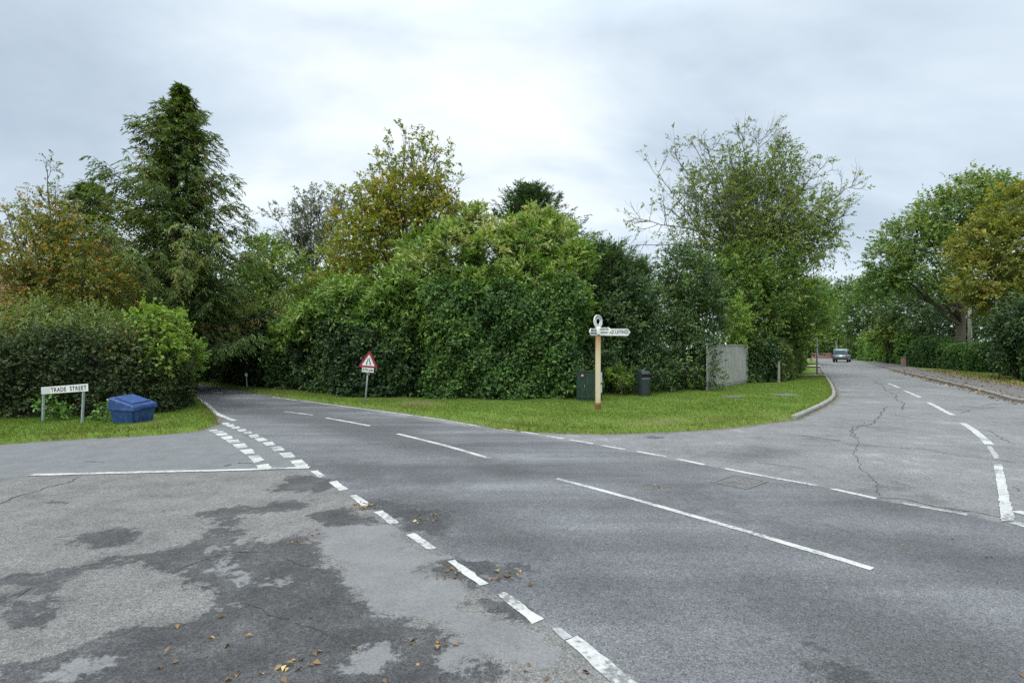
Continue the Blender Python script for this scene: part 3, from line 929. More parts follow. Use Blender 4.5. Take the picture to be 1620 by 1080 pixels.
def blob_points(rg, blobs, n, shell=.55, cull=.72, zmin=.25):
    b = np.asarray(blobs, float)
    w = (b[:, 3] * b[:, 4] + b[:, 4] * b[:, 5] + b[:, 3] * b[:, 5]); w /= w.sum()
    P, O = [], []
    got = 0
    for _ in range(40):
        k = rg.choice(len(b), n, p=w)
        u = unit(rg.normal(size=(n, 3)))
        lump = 1 + .13 * np.sin(u[:, 0] * 5.1 + k * 2.3) * np.sin(u[:, 2] * 4.3 + k) + .08 * np.sin(u[:, 1] * 9 + u[:, 2] * 7 + k * 1.7)
        r = (shell + (1 - shell) * rg.uniform(0, 1, n) ** .55) * lump
        p = b[k, :3] + u * r[:, None] * b[k, 3:]
        q = (p[:, None] - b[None, :, :3]) / b[None, :, 3:]
        rn = np.linalg.norm(q, axis=2); rn[np.arange(n), k] = 9
        keep = (rn.min(1) > cull) & (p[:, 2] > zmin)
        P.append(p[keep]); O.append(unit(u[keep] / b[k[keep], 3:]))
        got += keep.sum()
        if got >= n: break
    return np.concatenate(P)[:n], np.concatenate(O)[:n]


def B(px, py, d, rx, rz, ry):
    """a crown lobe measured in the photo: centre pixel, distance, pixel half-sizes, depth in metres"""
    c = W(px, py, d)
    return (c[0], c[1], c[2], rx * d / F, ry, rz * d / F)


class Tubes:
    """many tapered limbs in one mesh"""
    def __init__(s): s.v, s.f, s.n = [], [], 0

    def add(s, pts, rad, sides=5):
        pts = np.asarray(pts, float); k = len(pts)
        rad = np.asarray(rad, float) if np.ndim(rad) else np.full(k, rad)
        t = unit(np.gradient(pts, axis=0))
        ref = np.where(np.abs(t[:, 2:3]) < .9, UP, np.array([1.0, 0, 0]))
        a = unit(np.cross(t, ref)); c = np.cross(t, a)
        w = np.arange(sides) * 2 * np.pi / sides
        v = pts[:, None] + (a[:, None] * np.cos(w)[None, :, None] + c[:, None] * np.sin(w)[None, :, None]) * rad[:, None, None]
        s.v.append(v.reshape(-1, 3))
        i = np.arange(k - 1)[:, None] * sides + np.arange(sides)[None]
        j = np.arange(k - 1)[:, None] * sides + (np.arange(sides)[None] + 1) % sides
        s.f.append(np.stack([i, j, j + sides, i + sides], -1).reshape(-1, 4) + s.n)
        s.n += k * sides

    def build(s, name, m, parent):
        return link_mesh(name, raw_mesh(name, np.concatenate(s.v), np.concatenate(s.f)), m, parent, smooth=True)


def curve(a, b, rg, bulge=.15, up=.2, k=6, wig=.03):
    a, b = np.asarray(a, float), np.asarray(b, float)
    L = np.linalg.norm(b - a)
    m = (a + b) / 2 + UP * L * up * rg.uniform(.3, 1) + rg.normal(0, bulge * L * .5, 3)
    t = np.linspace(0, 1, k)[:, None]
    p = (1 - t) ** 2 * a + 2 * t * (1 - t) * m + t ** 2 * b
    p[1:-1] += rg.normal(0, wig * L * .5, (k - 2, 3))
    return p


def limbs_into(tb, rg, base, top, r0, targets, n_limb, twig_r=.012, lean=.0, trunk_frac=.75, sides=9):
    """a tapered trunk, main limbs to some targets, and twigs to the rest; returns nothing"""
    base, top = np.asarray(base, float), np.asarray(top, float)
    tr = base + (top - base) * np.linspace(0, trunk_frac, 9)[:, None]
    H = np.linalg.norm(top - base)
    tr[1:] += rg.normal(0, .012 * H, (8, 3)) * [1, 1, 0]
    rr = r0 * (1 - .78 * np.linspace(0, 1, 9)); rr[0] *= 1.35
    tb.add(tr, rr, sides)
    nodes = [tr[4:]]; nr = [rr[4:]]
    idx = rg.permutation(len(targets))
    for i in idx[:n_limb]:
        T = targets[i]
        hd = np.linalg.norm((T - base)[:2])
        zt = np.clip(T[2] - .7 * hd - .1 * H, base[2] + .27 * H, tr[-1][2])
        f = (zt - base[2]) / (tr[-1][2] - base[2] + 1e-6)
        a = np.array([np.interp(f * 8, np.arange(9), tr[:, q]) for q in range(3)])
        ra = np.interp(f * 8, np.arange(9), rr)
        p = curve(a, T, rg, .12, .10, 7)
        q = np.linspace(ra * .45, twig_r * 1.3, 7)
        tb.add(p, q, 6)
        nodes.append(p[2:]); nr.append(q[2:])
    nd = np.concatenate(nodes); nrr = np.concatenate(nr)
    for i in idx[n_limb:]:
        T = targets[i]
        d = np.linalg.norm(nd - T, axis=1) + np.where(nd[:, 2] > T[2] + .3, 1.5, 0)
        j = d.argmin()
        p = curve(nd[j], T, rg, .15, .12, 5)
        tb.add(p, np.linspace(min(nrr[j] * .6, twig_r * 2.2), twig_r * .5, 5), 4)


def tree(name, label, cat, base, blobs, mat_, bark, seed, clumps=150, cr_=.45, per=9, M=9, ll=.11, lw=.05, sl=.38, droop=.12, spread=.65, flat=.4,
         trunk_r=.16, limbs=16, tint=.45, tdev=.16, shell=.55, group=None, zmin=.3, tgrad=.0, top=None, twigs=True, part='crown', trunk_frac=.75, upw=.35, cull=.72):
    rg = np.random.default_rng(seed)
    base = np.array([base[0], base[1], VZ - .03])
    o = empty(name, base, label=label, cat=cat, group=group)
    ext = cr_ * .55 + sl * .5
    blobs = [(*q[:3], *[max(r_ - ext, r_ * .62) for r_ in q[3:]]) for q in blobs]
    Cn, On = blob_points(rg, blobs, clumps, shell=shell, zmin=zmin, cull=cull)
    ct = tint + rg.normal(0, tdev, len(Cn))
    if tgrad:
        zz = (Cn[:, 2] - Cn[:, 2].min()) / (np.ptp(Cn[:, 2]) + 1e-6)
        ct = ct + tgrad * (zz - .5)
    off = unit(rg.normal(size=(len(Cn), per, 3))) * (rg.uniform(0, 1, (len(Cn), per, 1)) ** .5)
    P = Cn[:, None] + off * cr_ * np.array([1, 1, .75])
    out = np.broadcast_to(On[:, None], P.shape)
    D = off * .8 + out * .65 + UP * upw + rg.normal(0, .3, P.shape)
    n = len(Cn) * per
    lv = Leaves()
    sp_len = rg.uniform(.6, 1.3, n) * sl * np.where(rg.uniform(0, 1, n) < .07, 1.9, 1.0)
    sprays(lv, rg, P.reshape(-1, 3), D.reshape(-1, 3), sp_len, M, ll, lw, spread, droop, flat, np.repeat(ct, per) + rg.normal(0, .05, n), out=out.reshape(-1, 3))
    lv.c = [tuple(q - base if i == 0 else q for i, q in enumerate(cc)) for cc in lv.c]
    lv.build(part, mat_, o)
    tb = Tubes()
    b = np.asarray(blobs)
    tp = np.array(top) if top is not None else b[b[:, 2].argmax(), :3] + [0, 0, b[b[:, 2].argmax(), 5] * .6]
    tg = Cn if twigs else Cn[:limbs]
    limbs_into(tb, rg, [0, 0, 0], tp - base, trunk_r, tg - base, min(limbs, len(tg)), trunk_frac=trunk_frac)
    tb.build('trunk', bark, o)
    return o


def hedge(name, label, path, thick, height, mat_, seed, dens=260, ll=.065, lw=.042, M=7, sl=.2, tint=.45, tdev=.14, bump=.16, core=True, tgrad=.15, top_rag=.12, side=1, cat='hedge', group=None, hvar=.1, base_gap=.0):
    """clipped hedge: path is the foot of its front face (left to right seen from the road), body lies to its left"""
    rg = np.random.default_rng(seed)
    p = densify(path, .25)
    seg = np.linalg.norm(np.diff(p, axis=0), axis=1); s = np.concatenate([[0], np.cumsum(seg)]); total = s[-1]
    t_ = np.gradient(p, axis=0); t_ /= np.linalg.norm(t_, axis=1)[:, None]
    nr = np.stack([-t_[:, 1], t_[:, 0]], -1)                     # points into the hedge
    o0 = np.array([p[:, 0].mean(), p[:, 1].mean(), VZ - .02])
    o = empty(name, o0, label=label, cat=cat, group=group)
    hf = height if callable(height) else (lambda q: np.full(np.shape(q), float(height)))

    def at_(q):
        return (np.stack([np.interp(q, s, p[:, 0]), np.interp(q, s, p[:, 1]), np.zeros_like(q)], -1),
                unit(np.stack([np.interp(q, s, nr[:, 0]), np.interp(q, s, nr[:, 1]), np.zeros_like(q)], -1)))
    lv = Leaves()
    hm = float(np.mean(hf(np.linspace(0, total, 20))))
    for face, area, w in (('front', total * hm, 1.0), ('top', total * thick, 1.0), ('back', total * hm, .3), ('enda', thick * hm, 1.0), ('endb', thick * hm, 1.0)):
        n = int(area * dens * w)
        if n < 3: continue
        q = rg.uniform(0, total, n)
        if face == 'enda': q[:] = 0.0
        if face == 'endb': q[:] = total
        bp, inn = at_(q)
        H = hf(q)
        tang = np.stack([inn[:, 1], -inn[:, 0], inn[:, 2]], -1)
        if face in ('front', 'back'):
            z = rg.uniform(0, 1, n) * H
            dep = np.zeros(n) if face == 'front' else np.full(n, thick)
            out = -inn if face == 'front' else inn
        elif face == 'top':
            z = H; dep = rg.uniform(0, thick, n); out = np.broadcast_to(UP, (n, 3))
        else:
            z = rg.uniform(0, 1, n) * H; dep = rg.uniform(0, thick, n); out = -tang if face == 'enda' else tang
        bmp = bump * (np.sin(q * 2.3 + z * 1.9 + seed) * .5 + np.sin(q * 5.1 - z * 4.7) * .3 + np.sin(q * .8 + seed * 2) * .5) + rg.normal(0, .06, n) - (rg.uniform(0, 1, n) ** 3) * .3
        z2 = z + rg.normal(0, top_rag, n) * (z > H - .3)
        P = bp + inn * dep[:, None] + UP * z2[:, None] + out * bmp[:, None]
        P[:, 2] = np.maximum(P[:, 2], .04 + base_gap)
        # round the upper front edge a little
        e = np.clip((z - (H - .35)) / .35, 0, 1)
        if face in ('front',): P += inn * (e ** 2 * .16)[:, None]
        D = out * .75 + UP * .35 + rg.normal(0, .45, (n, 3))
        # patches of different plants run through the hedge
        pt = .10 * np.sin(q * 1.7 + seed) + .10 * np.sin(q * .6 + z * 1.3 + 2 * seed) + .07 * np.sin(z * 3.1 + q * 3.3)
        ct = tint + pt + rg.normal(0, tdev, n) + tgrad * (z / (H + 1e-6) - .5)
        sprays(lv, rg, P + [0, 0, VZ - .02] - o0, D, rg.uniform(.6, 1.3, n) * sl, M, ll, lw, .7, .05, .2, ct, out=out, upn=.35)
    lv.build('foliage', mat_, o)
    if core:                                                      # the twiggy inside of the hedge
        mb = MB(); k = len(p)
        ins = .28
        q0, q1 = p + nr * ins, p + nr * max(thick - ins, ins + .05)
        hh = hf(s) - .3
        vs = []
        for i in range(k):
            for (xy, z) in ((q0[i], 0), (q0[i], hh[i]), (q1[i], hh[i]), (q1[i], 0)):
                vs.append((xy[0] - o0[0] + rg.normal(0, .03), xy[1] - o0[1] + rg.normal(0, .03), z + rg.normal(0, .03) * (z > 0)))
        fs = []
        for i in range(k - 1):
            for j in range(3):
                fs.append((i * 4 + j, i * 4 + j + 1, i * 4 + 5 + j, i * 4 + 4 + j))
        fs += [(0, 3, 2, 1), (k * 4 - 4, k * 4 - 3, k * 4 - 2, k * 4 - 1)]
        mb.add(vs, fs)
        mb.build('branches', TWIG, o)
    return o


def conifer(name, label, base, height, rad, mat_, seed, n_br=190, low=.05, ll=.16, lw=.030, lift=.15, hang=.55, prof=None, lean=(0, 0), cat='tree', sp_per=9, M=9, tint=.45, up=.1, jag=.35, spl=.42, group=None):
    rg = np.random.default_rng(seed)
    base = np.array([base[0], base[1], VZ - .03])
    o = empty(name, base, label=label, cat=cat, group=group)
    tb = Tubes(); lv = Leaves()
    zs = np.linspace(0, height, 14)
    tp = np.stack([lean[0] * (zs / height) ** 3 + rg.normal(0, .04, 14), lean[1] * (zs / height) ** 2, zs], -1)
    tb.add(tp, .26 * (height / 12) * (1 - zs / height * .95), 8)
    prof = prof or (lambda u: (1 - u) ** .8)
    for i in range(n_br):
        u = low + (1 - low) * (i + rg.uniform(0, 1)) / n_br
        u = 1 - (1 - u) ** 1.15 if u < 1 else u
        z = u * height
        az = i * 2.399 + rg.normal(0, .4)
        Lb = rad * prof(u) * (1 + rg.uniform(-jag, jag)) + .06
        a = np.array([np.interp(z, zs, tp[:, 0]), np.interp(z, zs, tp[:, 1]), z])
        dr = np.array([math.cos(az), math.sin(az), lift + .5 * u])
        k = 6
        t = np.linspace(0, 1, k)[:, None]
        pts = a + dr * Lb * t - UP * (hang * .55 * Lb * (t ** 2)) + UP * (up * Lb * t ** 4) + rg.normal(0, .02 * Lb, (k, 3)) * t
        tb.add(pts, np.linspace(.035 * (1 - u) + .012, .006, k), 4)
        ns = max(3, int(sp_per * (.35 + Lb / rad)))
        q = rg.uniform(.18, 1.0, ns)
        P = np.stack([np.interp(q, t[:, 0], pts[:, c]) for c in range(3)], -1)
        hd = unit(np.array([dr[0], dr[1], 0]))
        sd = np.array([-hd[1], hd[0], 0])
        sgn = rg.choice([-1, 1], ns)[:, None]
        D = hd * .75 + sd * sgn * rg.uniform(.2, 1.0, (ns, 1)) - UP * (hang * rg.uniform(.3, 1.0, (ns, 1))) + UP * .6 * u
        ct = tint + rg.normal(0, .15) + rg.normal(0, .07, ns) + .12 * (q - .6)
        sprays(lv, rg, P, D, rg.uniform(.6, 1.2, ns) * np.minimum(spl * (1 - .35 * u), .10 + .45 * Lb), M, ll, lw, .5, hang * .5, .85, ct, .09, upn=.9)
    lv.build('crown', mat_, o, fold=.1, curl=.2)
    tb.build('trunk', BARK, o)
    return o


def leader_tree(name, label, base, fork, tips, mat_, bark, seed, trunk_r=.22, subs=9, twigs=6, sub_len=.3, leaf_p=.5, M=7, ll=.12, lw=.05, sl=.4, droop=.2, curl=.35, tint=.5, tdev=.15, extra=None, leaf_z=None, limb_r=.09, twig_r=.008, fork_spread=.5, tpl=2):
    """an open tree whose bare limbs show: limbs run from the fork to measured tips, side branches and twigs leave them, leaf tufts sit on some twigs"""
    rg = np.random.default_rng(seed)
    base = np.array([base[0], base[1], VZ - .03])
    o = empty(name, base, label=label, cat='tree')
    fork = np.asarray(fork) - base
    tb = Tubes(); lv = Leaves()
    tr = np.linspace(0, 1, 7)[:, None] * fork
    tr[1:-1] += rg.normal(0, .05, (5, 3))
    tb.add(tr, np.linspace(trunk_r * 1.25, trunk_r * .72, 7), 9)
    TP, TD, TT = [], [], []
    for tip in tips:
        T = np.asarray(tip) - base
        st = fork + (tr[3] - fork) * rg.uniform(0, fork_spread)
        L = np.linalg.norm(T - st)
        p = curve(st, T, rg, .05, .13, 10, .012)
        tb.add(p, np.linspace(limb_r * (L / 6) ** .5, twig_r * 1.4, 10), 6)
        lt = rg.normal(0, tdev)
        for j in range(subs):
            f = rg.uniform(.22, 1.0)
            i0 = f * 9
            a = np.array([np.interp(i0, np.arange(10), p[:, c]) for c in range(3)])
            dl = unit(p[min(int(i0) + 1, 9)] - p[max(int(i0) - 1, 0)])
            sd = unit(dl * .7 + rg.normal(0, .65, 3) + UP * .25)
            Ls = L * sub_len * rg.uniform(.5, 1.2) * (1.15 - .6 * f)
            e = a + sd * Ls
            q = curve(a, e, rg, .12, -.05, 6)
            q[-2:] += UP * Ls * curl * np.array([[.12], [.3]])
            tb.add(q, np.linspace(max(twig_r * 2.4, .02 * (1 - f)), twig_r, 6), 4)
            for w in range(twigs):
                g = rg.uniform(.25, 1.0)
                aa = np.array([np.interp(g * 5, np.arange(6), q[:, c]) for c in range(3)])
                dd = unit(unit(q[-1] - q[0]) * .8 + rg.normal(0, .55, 3) + UP * .15)
                Lt = Ls * rg.uniform(.25, .55) + .12
                r_ = curve(aa, aa + dd * Lt, rg, .12, -.06, 4)
                r_[-1] += UP * Lt * curl * .3
                tb.add(r_, np.linspace(twig_r, twig_r * .45, 4), 3)
                pz = leaf_p(r_[-1] + base) if callable(leaf_p) else leaf_p
                if rg.uniform() < pz:
                    for _ in range(tpl):
                        TP.append(r_[-1] - dd * Lt * rg.uniform(0, .6)); TD.append(dd + rg.normal(0, .5, 3)); TT.append(tint + lt + rg.normal(0, .1))
    if extra is not None:
        ep, eo, et = extra
        for a, b, c in zip(ep, eo, et): TP.append(a - base); TD.append(b); TT.append(c)
    TP, TD, TT = np.array(TP), np.array(TD), np.array(TT)
    sprays(lv, rg, TP, TD, rg.uniform(.5, 1.2, len(TP)) * sl, M, ll, lw, .6, droop, .4, TT)
    lv.build('crown', mat_, o)
    tb.build('trunk', bark, o)
    return o


# ------------------------------------------------------------------ hedges
hedge('hedge', 'long dark clipped hedge behind the TRADE STREET name plate and blue grit bin',
      [(-21, 8.6), (-11.8, 12.7), (-9.7, 13.2), (-8.95, 13.9), (-9.3, 15.0), (-10.5, 17.3), (-13.5, 22.2)], 1.5, lambda q: 1.75 + .12 * np.sin(q * .7), LM['darkhedge'], 11, dens=330, ll=.062, lw=.042, tint=.42)
hedge('ivy_hedge', 'tall clipped ivy hedge on the corner, left of the green cabinet and finger post',
      [(-3.15, 18.9), (-2.7, 17.9), (0.2, 17.75), (2.05, 17.75), (2.4, 18.8)], 1.9, lambda q: 3.55 + .25 * np.sin(q * 1.3), LM['hedge'], 12, dens=400, ll=.088, lw=.058, tint=.48, bump=.34, M=6, tdev=.2)
hedge('hedgerow', 'dark overgrown hedgerow behind the triangular road narrows sign',
      [(-26, 32.5), (-21, 30.2), (-13.6, 25.9), (-9.2, 21.9), (-6.7, 19.8), (-5.0, 18.3), (-3.5, 18.2), (-2.9, 18.8)], 2.2, lambda q: 2.6 + .35 * np.sin(q * .9), LM['dark'], 13, dens=210, ll=.10, lw=.06, tint=.46, bump=.3, tdev=.2)
hedge('hedge', 'dark mixed hedge at the right end of the weathered board fence',
      [(11.45, 26.4), (12.3, 26.4), (13.3, 26.8)], 1.6, lambda q: 2.15 + .15 * np.sin(q * 3), LM['dark'], 14, dens=260, ll=.10, lw=.06, tint=.62, bump=.2)
hedge('hedge', 'yellowish green hedge running along the far grass verge past the wooden post',
      [(13.6, 27.0), (14.4, 28.2), (17.8, 34.0), (23.0, 43), (27, 50)], 1.5, 1.85, LM['shaggy'], 15, dens=130, ll=.12, lw=.07, tint=.42)
hedge('hedge', 'dark green hedge farthest along the left side of the lane',
      [(27.4, 50.6), (33, 62), (40, 78)], 1.5, 1.9, LM['mid'], 16, dens=60, ll=.17, lw=.10, tint=.45)
hedge('hedge', 'square cut box hedge in front of the big oak trunk and wooden pole',
      [(36.6, 46.0), (33.6, 38.2)], 1.5, 1.85, LM['bright'], 17, dens=230, ll=.11, lw=.07, tint=.22, bump=.08, top_rag=.05)
hedge('hedge', 'rounded clipped hedge between the brick gate pier and the square cut hedge',
      [(40.4, 54.5), (37.2, 47.2)], 2.0, lambda q: 2.25 + .2 * np.sin(q * .5), LM['bright'], 18, dens=170, ll=.13, lw=.08, tint=.10, bump=.12)
hedge('laurel_hedge', 'bright green tall laurel hedge beyond the brick gate pier',
      [(56, 86), (49.5, 72.5), (44.5, 62.5), (41.6, 57.0)], 2.5, lambda q: 3.0 + .55 * np.sin(q * .45 + 1.1) + .2 * np.sin(q * 1.7), LM['bright'], 19, dens=75, ll=.22, lw=.12, sl=.35, tint=.55, bump=.3)
hedge('hedge', 'tall dark evergreen hedge at the right edge beside the leaf strewn footway',
      [(31.0, 33.4), (28.9, 30.2), (25.8, 26.4), (24.6, 22.5), (25, 16)], 2.0, lambda q: 3.0 + .5 * np.sin(q * .8), LM['dark'], 20, dens=170, ll=.12, lw=.065, tint=.5, bump=.28)

# ------------------------------------------------------------------ left side plants
tree('shrub', 'shaggy olive green shrub sprouting above the clipped hedge at far left', 'shrub', W(45, 600, 14.4)[:2],
     [B(20, 528, 14.2, 60, 32, .8), B(95, 532, 14.2, 55, 28, .8), B(60, 500, 14.6, 50, 25, .7)], LM['shaggy'], BARK, 31, clumps=120, cr_=.28, per=9, M=8, ll=.075, lw=.035, sl=.30, trunk_r=.06, limbs=10, tint=.58, shell=.5)
tree('shrub', 'shaggy olive green shrub above the hedge behind the blue grit bin', 'shrub', W(180, 600, 14.5)[:2],
     [B(165, 530, 14.4, 50, 32, .8), B(210, 545, 14.4, 40, 22, .7), B(140, 502, 14.8, 30, 20, .6)], LM['shaggy'], BARK, 32, clumps=90, cr_=.28, per=9, M=8, ll=.075, lw=.035, sl=.30, trunk_r=.06, limbs=10, tint=.54, shell=.5)
tree('sycamore_sapling', 'bright lime green sapling standing out of the hedge beside the blue grit bin', 'sapling', W(252, 600, 14.4)[:2],
     [B(250, 535, 14.2, 26, 32, .5), B(235, 505, 14.3, 18, 18, .4), B(262, 560, 13.9, 22, 22, .4), B(272, 510, 14.4, 12, 20, .3)], LM['lime'], BARK_GREY, 33, clumps=95, cr_=.22, per=7, M=7, ll=.085, lw=.07, sl=.26, trunk_r=.03, limbs=8, tint=.48, shell=.4)
tree('bramble_bush', 'pale yellowish bush spilling round the road end of the dark hedge', 'bush', W(298, 610, 15.6)[:2],
     [B(302, 565, 15.2, 15, 26, .4), B(294, 545, 15.2, 16, 20, .4)], LM['lime'], BARK_GREY, 34, clumps=40, cr_=.2, per=7, M=7, ll=.075, lw=.05, sl=.22, trunk_r=.02, limbs=6, tint=.35, shell=.4)
tree('nettle_clump', 'small green weeds growing between the two name plate posts', 'weeds', G(88, 670, VZ),
     [B(70, 640, 12.4, 12, 22, .2), B(92, 652, 12.3, 9, 14, .2)], LM['bright'], TWIG, 35, clumps=14, cr_=.12, per=6, M=6, ll=.065, lw=.045, sl=.16, trunk_r=.008, limbs=6, tint=.5, zmin=.05)
tree('nettle_clump', 'green weeds between the name plate and the blue grit bin', 'weeds', G(166, 671, VZ),
     [B(163, 655, 12.4, 9, 14, .2), B(180, 664, 12.2, 10, 5, .2)], LM['bright'], TWIG, 36, clumps=10, cr_=.12, per=6, M=6, ll=.075, lw=.05, sl=.16, trunk_r=.008, limbs=5, tint=.5, zmin=.05)
rgx = np.random.default_rng(77)
ep, eo = blob_points(rgx, [B(60, 410, 17.0, 80, 60, 1.8), B(130, 440, 17.2, 65, 55, 1.6), B(20, 460, 16.6, 55, 50, 1.5), B(110, 375, 17.2, 45, 40, 1.2), B(170, 455, 17.4, 40, 45, 1.2), B(60, 490, 16.5, 70, 35, 1.4), B(70, 340, 17, 30, 45, .8)], 3000, shell=.25, cull=.2)
leader_tree('autumn_tree', 'thin orange and green autumn tree at far left in front of the tiled roof', W(78, 600, 17)[:2], W(78, 470, 17),
            [W(75, 268, 17), W(40, 320, 17), W(8, 335, 16.8), W(-30, 400, 16.5), W(100, 320, 17.3), W(125, 335, 17.2), W(165, 375, 17.3), W(190, 420, 17.4), W(205, 465, 17.2), W(150, 440, 16.2), W(20, 420, 16), W(60, 350, 18), W(88, 300, 17)],
            LM['autumn'], BARK, 37, trunk_r=.11, subs=8, twigs=5, sub_len=.26, leaf_p=.75, M=8, ll=.085, lw=.042, sl=.32, limb_r=.05, twig_r=.006, tint=.50, tdev=.2, extra=(ep, unit(eo + rgx.normal(0, .5, eo.shape)), np.clip(.55 + rgx.normal(0, .22, len(ep)), 0, 1)), fork_spread=.9)
conifer('conifer', 'tall dark western red cedar with a ragged pointed top at left of the road', (W(272, 600, 22)[0] + .15, 22), 12.4, 3.5, LM['conifer'], 41, n_br=430, low=.08, ll=.17, lw=.042, hang=.75, lift=.30,
        prof=lambda u: min(.95, 1.16 * (1 - u) ** 1.0) * (1.0 + .17 * math.sin(u * 25)), lean=(.25, 0), sp_per=20, M=13, tint=.60, jag=.62, spl=.60, up=.30)
conifer('conifer', 'smaller dark conifer half hidden behind the orange autumn tree', (W(142, 600, 24)[0], 24), 9.0, 3.0, LM['conifer'], 42, n_br=240, low=.12, ll=.18, lw=.04, hang=.6, lift=.45, prof=lambda u: (1 - u) ** .75, sp_per=13, M=11, tint=.55, jag=.4, spl=.5)
tree('evergreen_tree', 'dense dark evergreen overhanging the bend of the narrow road below the cedar', 'tree', (-14.6, 24.5),
     [B(300, 540, 23, 40, 50, 1.6), B(345, 520, 24, 45, 45, 1.8), B(330, 470, 24.5, 45, 50, 1.8), B(250, 520, 22, 55, 60, 1.5), B(200, 500, 21, 50, 60, 1.4), B(370, 560, 26, 30, 28, 1.2), B(290, 450, 23.5, 50, 50, 1.5)], LM['mid'], BARK, 43, clumps=300, cr_=.55, per=9, M=10, ll=.14, lw=.055, sl=.45, trunk_r=.18, limbs=18, tint=.30, tdev=.15, zmin=1.0)
tree('broadleaf_tree', 'mid green tree filling the gap right of the cedar above the narrow road', 'tree', W(420, 600, 31)[:2],
     [B(440, 435, 31, 60, 48, 2), B(395, 470, 30, 45, 60, 2), B(470, 490, 29, 50, 50, 2), B(420, 520, 29, 60, 50, 2), B(420, 400, 32, 40, 28, 1.8)], LM['mid'], BARK, 44, clumps=260, cr_=.6, per=9, M=9, ll=.17, lw=.085, sl=.5, trunk_r=.22, limbs=18, tint=.55, tdev=.16, tgrad=.1, zmin=1.2)
tree('evergreen_tree', 'dark trees closing the shady far end of the narrow road', 'tree', (-23, 36),
     [B(330, 560, 34, 60, 60, 2.5), B(400, 555, 36, 60, 60, 2.5), B(270, 550, 33, 60, 70, 2.5), B(340, 500, 36, 70, 60, 2.5)], LM['dark'], BARK, 45, clumps=260, cr_=.8, per=8, M=9, ll=.2, lw=.1, sl=.6, trunk_r=.25, limbs=14, tint=.42, zmin=.1)
tg_ = [W(437, 345, 34), W(455, 330, 34), W(478, 322, 34), W(492, 310, 34), W(505, 325, 34), W(520, 335, 34), W(545, 318, 34), W(560, 330, 34), W(445, 370, 34), W(470, 350, 33), W(500, 350, 35), W(535, 350, 34), W(510, 370, 33), W(480, 385, 34)]
leader_tree('silver_birch', 'thin silvery leaved tree rising behind, left of the yellow birch', W(490, 600, 34)[:2], W(495, 430, 34), tg_, LM['grey'], BARK_GREY, 46, trunk_r=.16, subs=10, twigs=7, sub_len=.30, leaf_p=.85, M=8, ll=.12, lw=.06, sl=.4, limb_r=.06, twig_r=.010, tint=.45, tdev=.1)

# ------------------------------------------------------------------ middle
rgx = np.random.default_rng(78)
ep, eo = blob_points(rgx, [B(640, 350, 24, 80, 42, 2.2), B(588, 380, 23.5, 55, 48, 2), B(695, 345, 24, 42, 40, 1.8), B(640, 312, 24, 58, 30, 1.8), B(555, 405, 23, 38, 48, 1.6), B(610, 430, 23, 55, 50, 1.6), B(725, 350, 24.4, 24, 32, 1.2), B(600, 320, 24, 40, 30, 1.4), B(675, 300, 24, 34, 28, 1.4)], 3600, shell=.3, cull=.25)
leader_tree('birch_tree', 'tall yellowing birch with sparse upright top shoots behind the laurel', W(640, 600, 24)[:2], W(640, 455, 24),
            [W(637, 215, 24), W(665, 230, 24), W(680, 226, 24), W(610, 240, 24), W(590, 275, 24), W(585, 300, 24), W(560, 300, 23.8), W(540, 310, 23.5), W(700, 265, 24), W(720, 285, 24), W(728, 310, 24), W(535, 345, 23.5), W(655, 250, 23), W(625, 260, 25), W(750, 340, 24.2), W(690, 250, 24.5), W(600, 255, 24.4)],
            LM['birch'], BARK_GREY, 51, trunk_r=.2, subs=9, twigs=6, sub_len=.22, leaf_p=.8, M=8, ll=.11, lw=.068, sl=.34, limb_r=.065, twig_r=.007, tint=.50, tdev=.13, extra=(ep, unit(eo + rgx.normal(0, .5, eo.shape)), np.clip(.50 + rgx.normal(0, .17, len(ep)) + .04 * (ep[:, 2] - 6), 0, 1)), fork_spread=.6)
tree('broadleaf_tree', 'leafy green and gold tree at the foot of the yellow birch', 'tree', W(540, 600, 25)[:2],
     [B(520, 470, 25, 50, 55, 1.8), B(560, 455, 25, 50, 60, 1.8), B(490, 500, 25.5, 40, 45, 1.6), B(540, 410, 26, 40, 40, 1.6)], LM['birch'], BARK, 52, clumps=190, cr_=.5, per=9, M=9, ll=.13, lw=.07, sl=.42, trunk_r=.16, limbs=16, tint=.28, tdev=.18, zmin=1.2)
tree('laurel', 'broad leaved shrub hanging over the verge above the road narrows sign', 'shrub', W(560, 600, 21.6)[:2],
     [B(560, 480, 20.4, 62, 48, 1.6), B(500, 508, 21.2, 50, 38, 1.5), B(610, 505, 19.3, 52, 50, 1.4), B(465, 535, 23, 38, 32, 1.3), B(640, 465, 19.2, 46, 48, 1.3), B(540, 540, 21.2, 50, 26, 1.2), B(630, 545, 18.9, 34, 26, 1.0)], LM['laurel'], BARK, 53, clumps=560, cr_=.24, per=7, M=9, ll=.16, lw=.064, sl=.40, trunk_r=.14, limbs=18, tint=.40, tdev=.17, tgrad=.25, zmin=1.2)
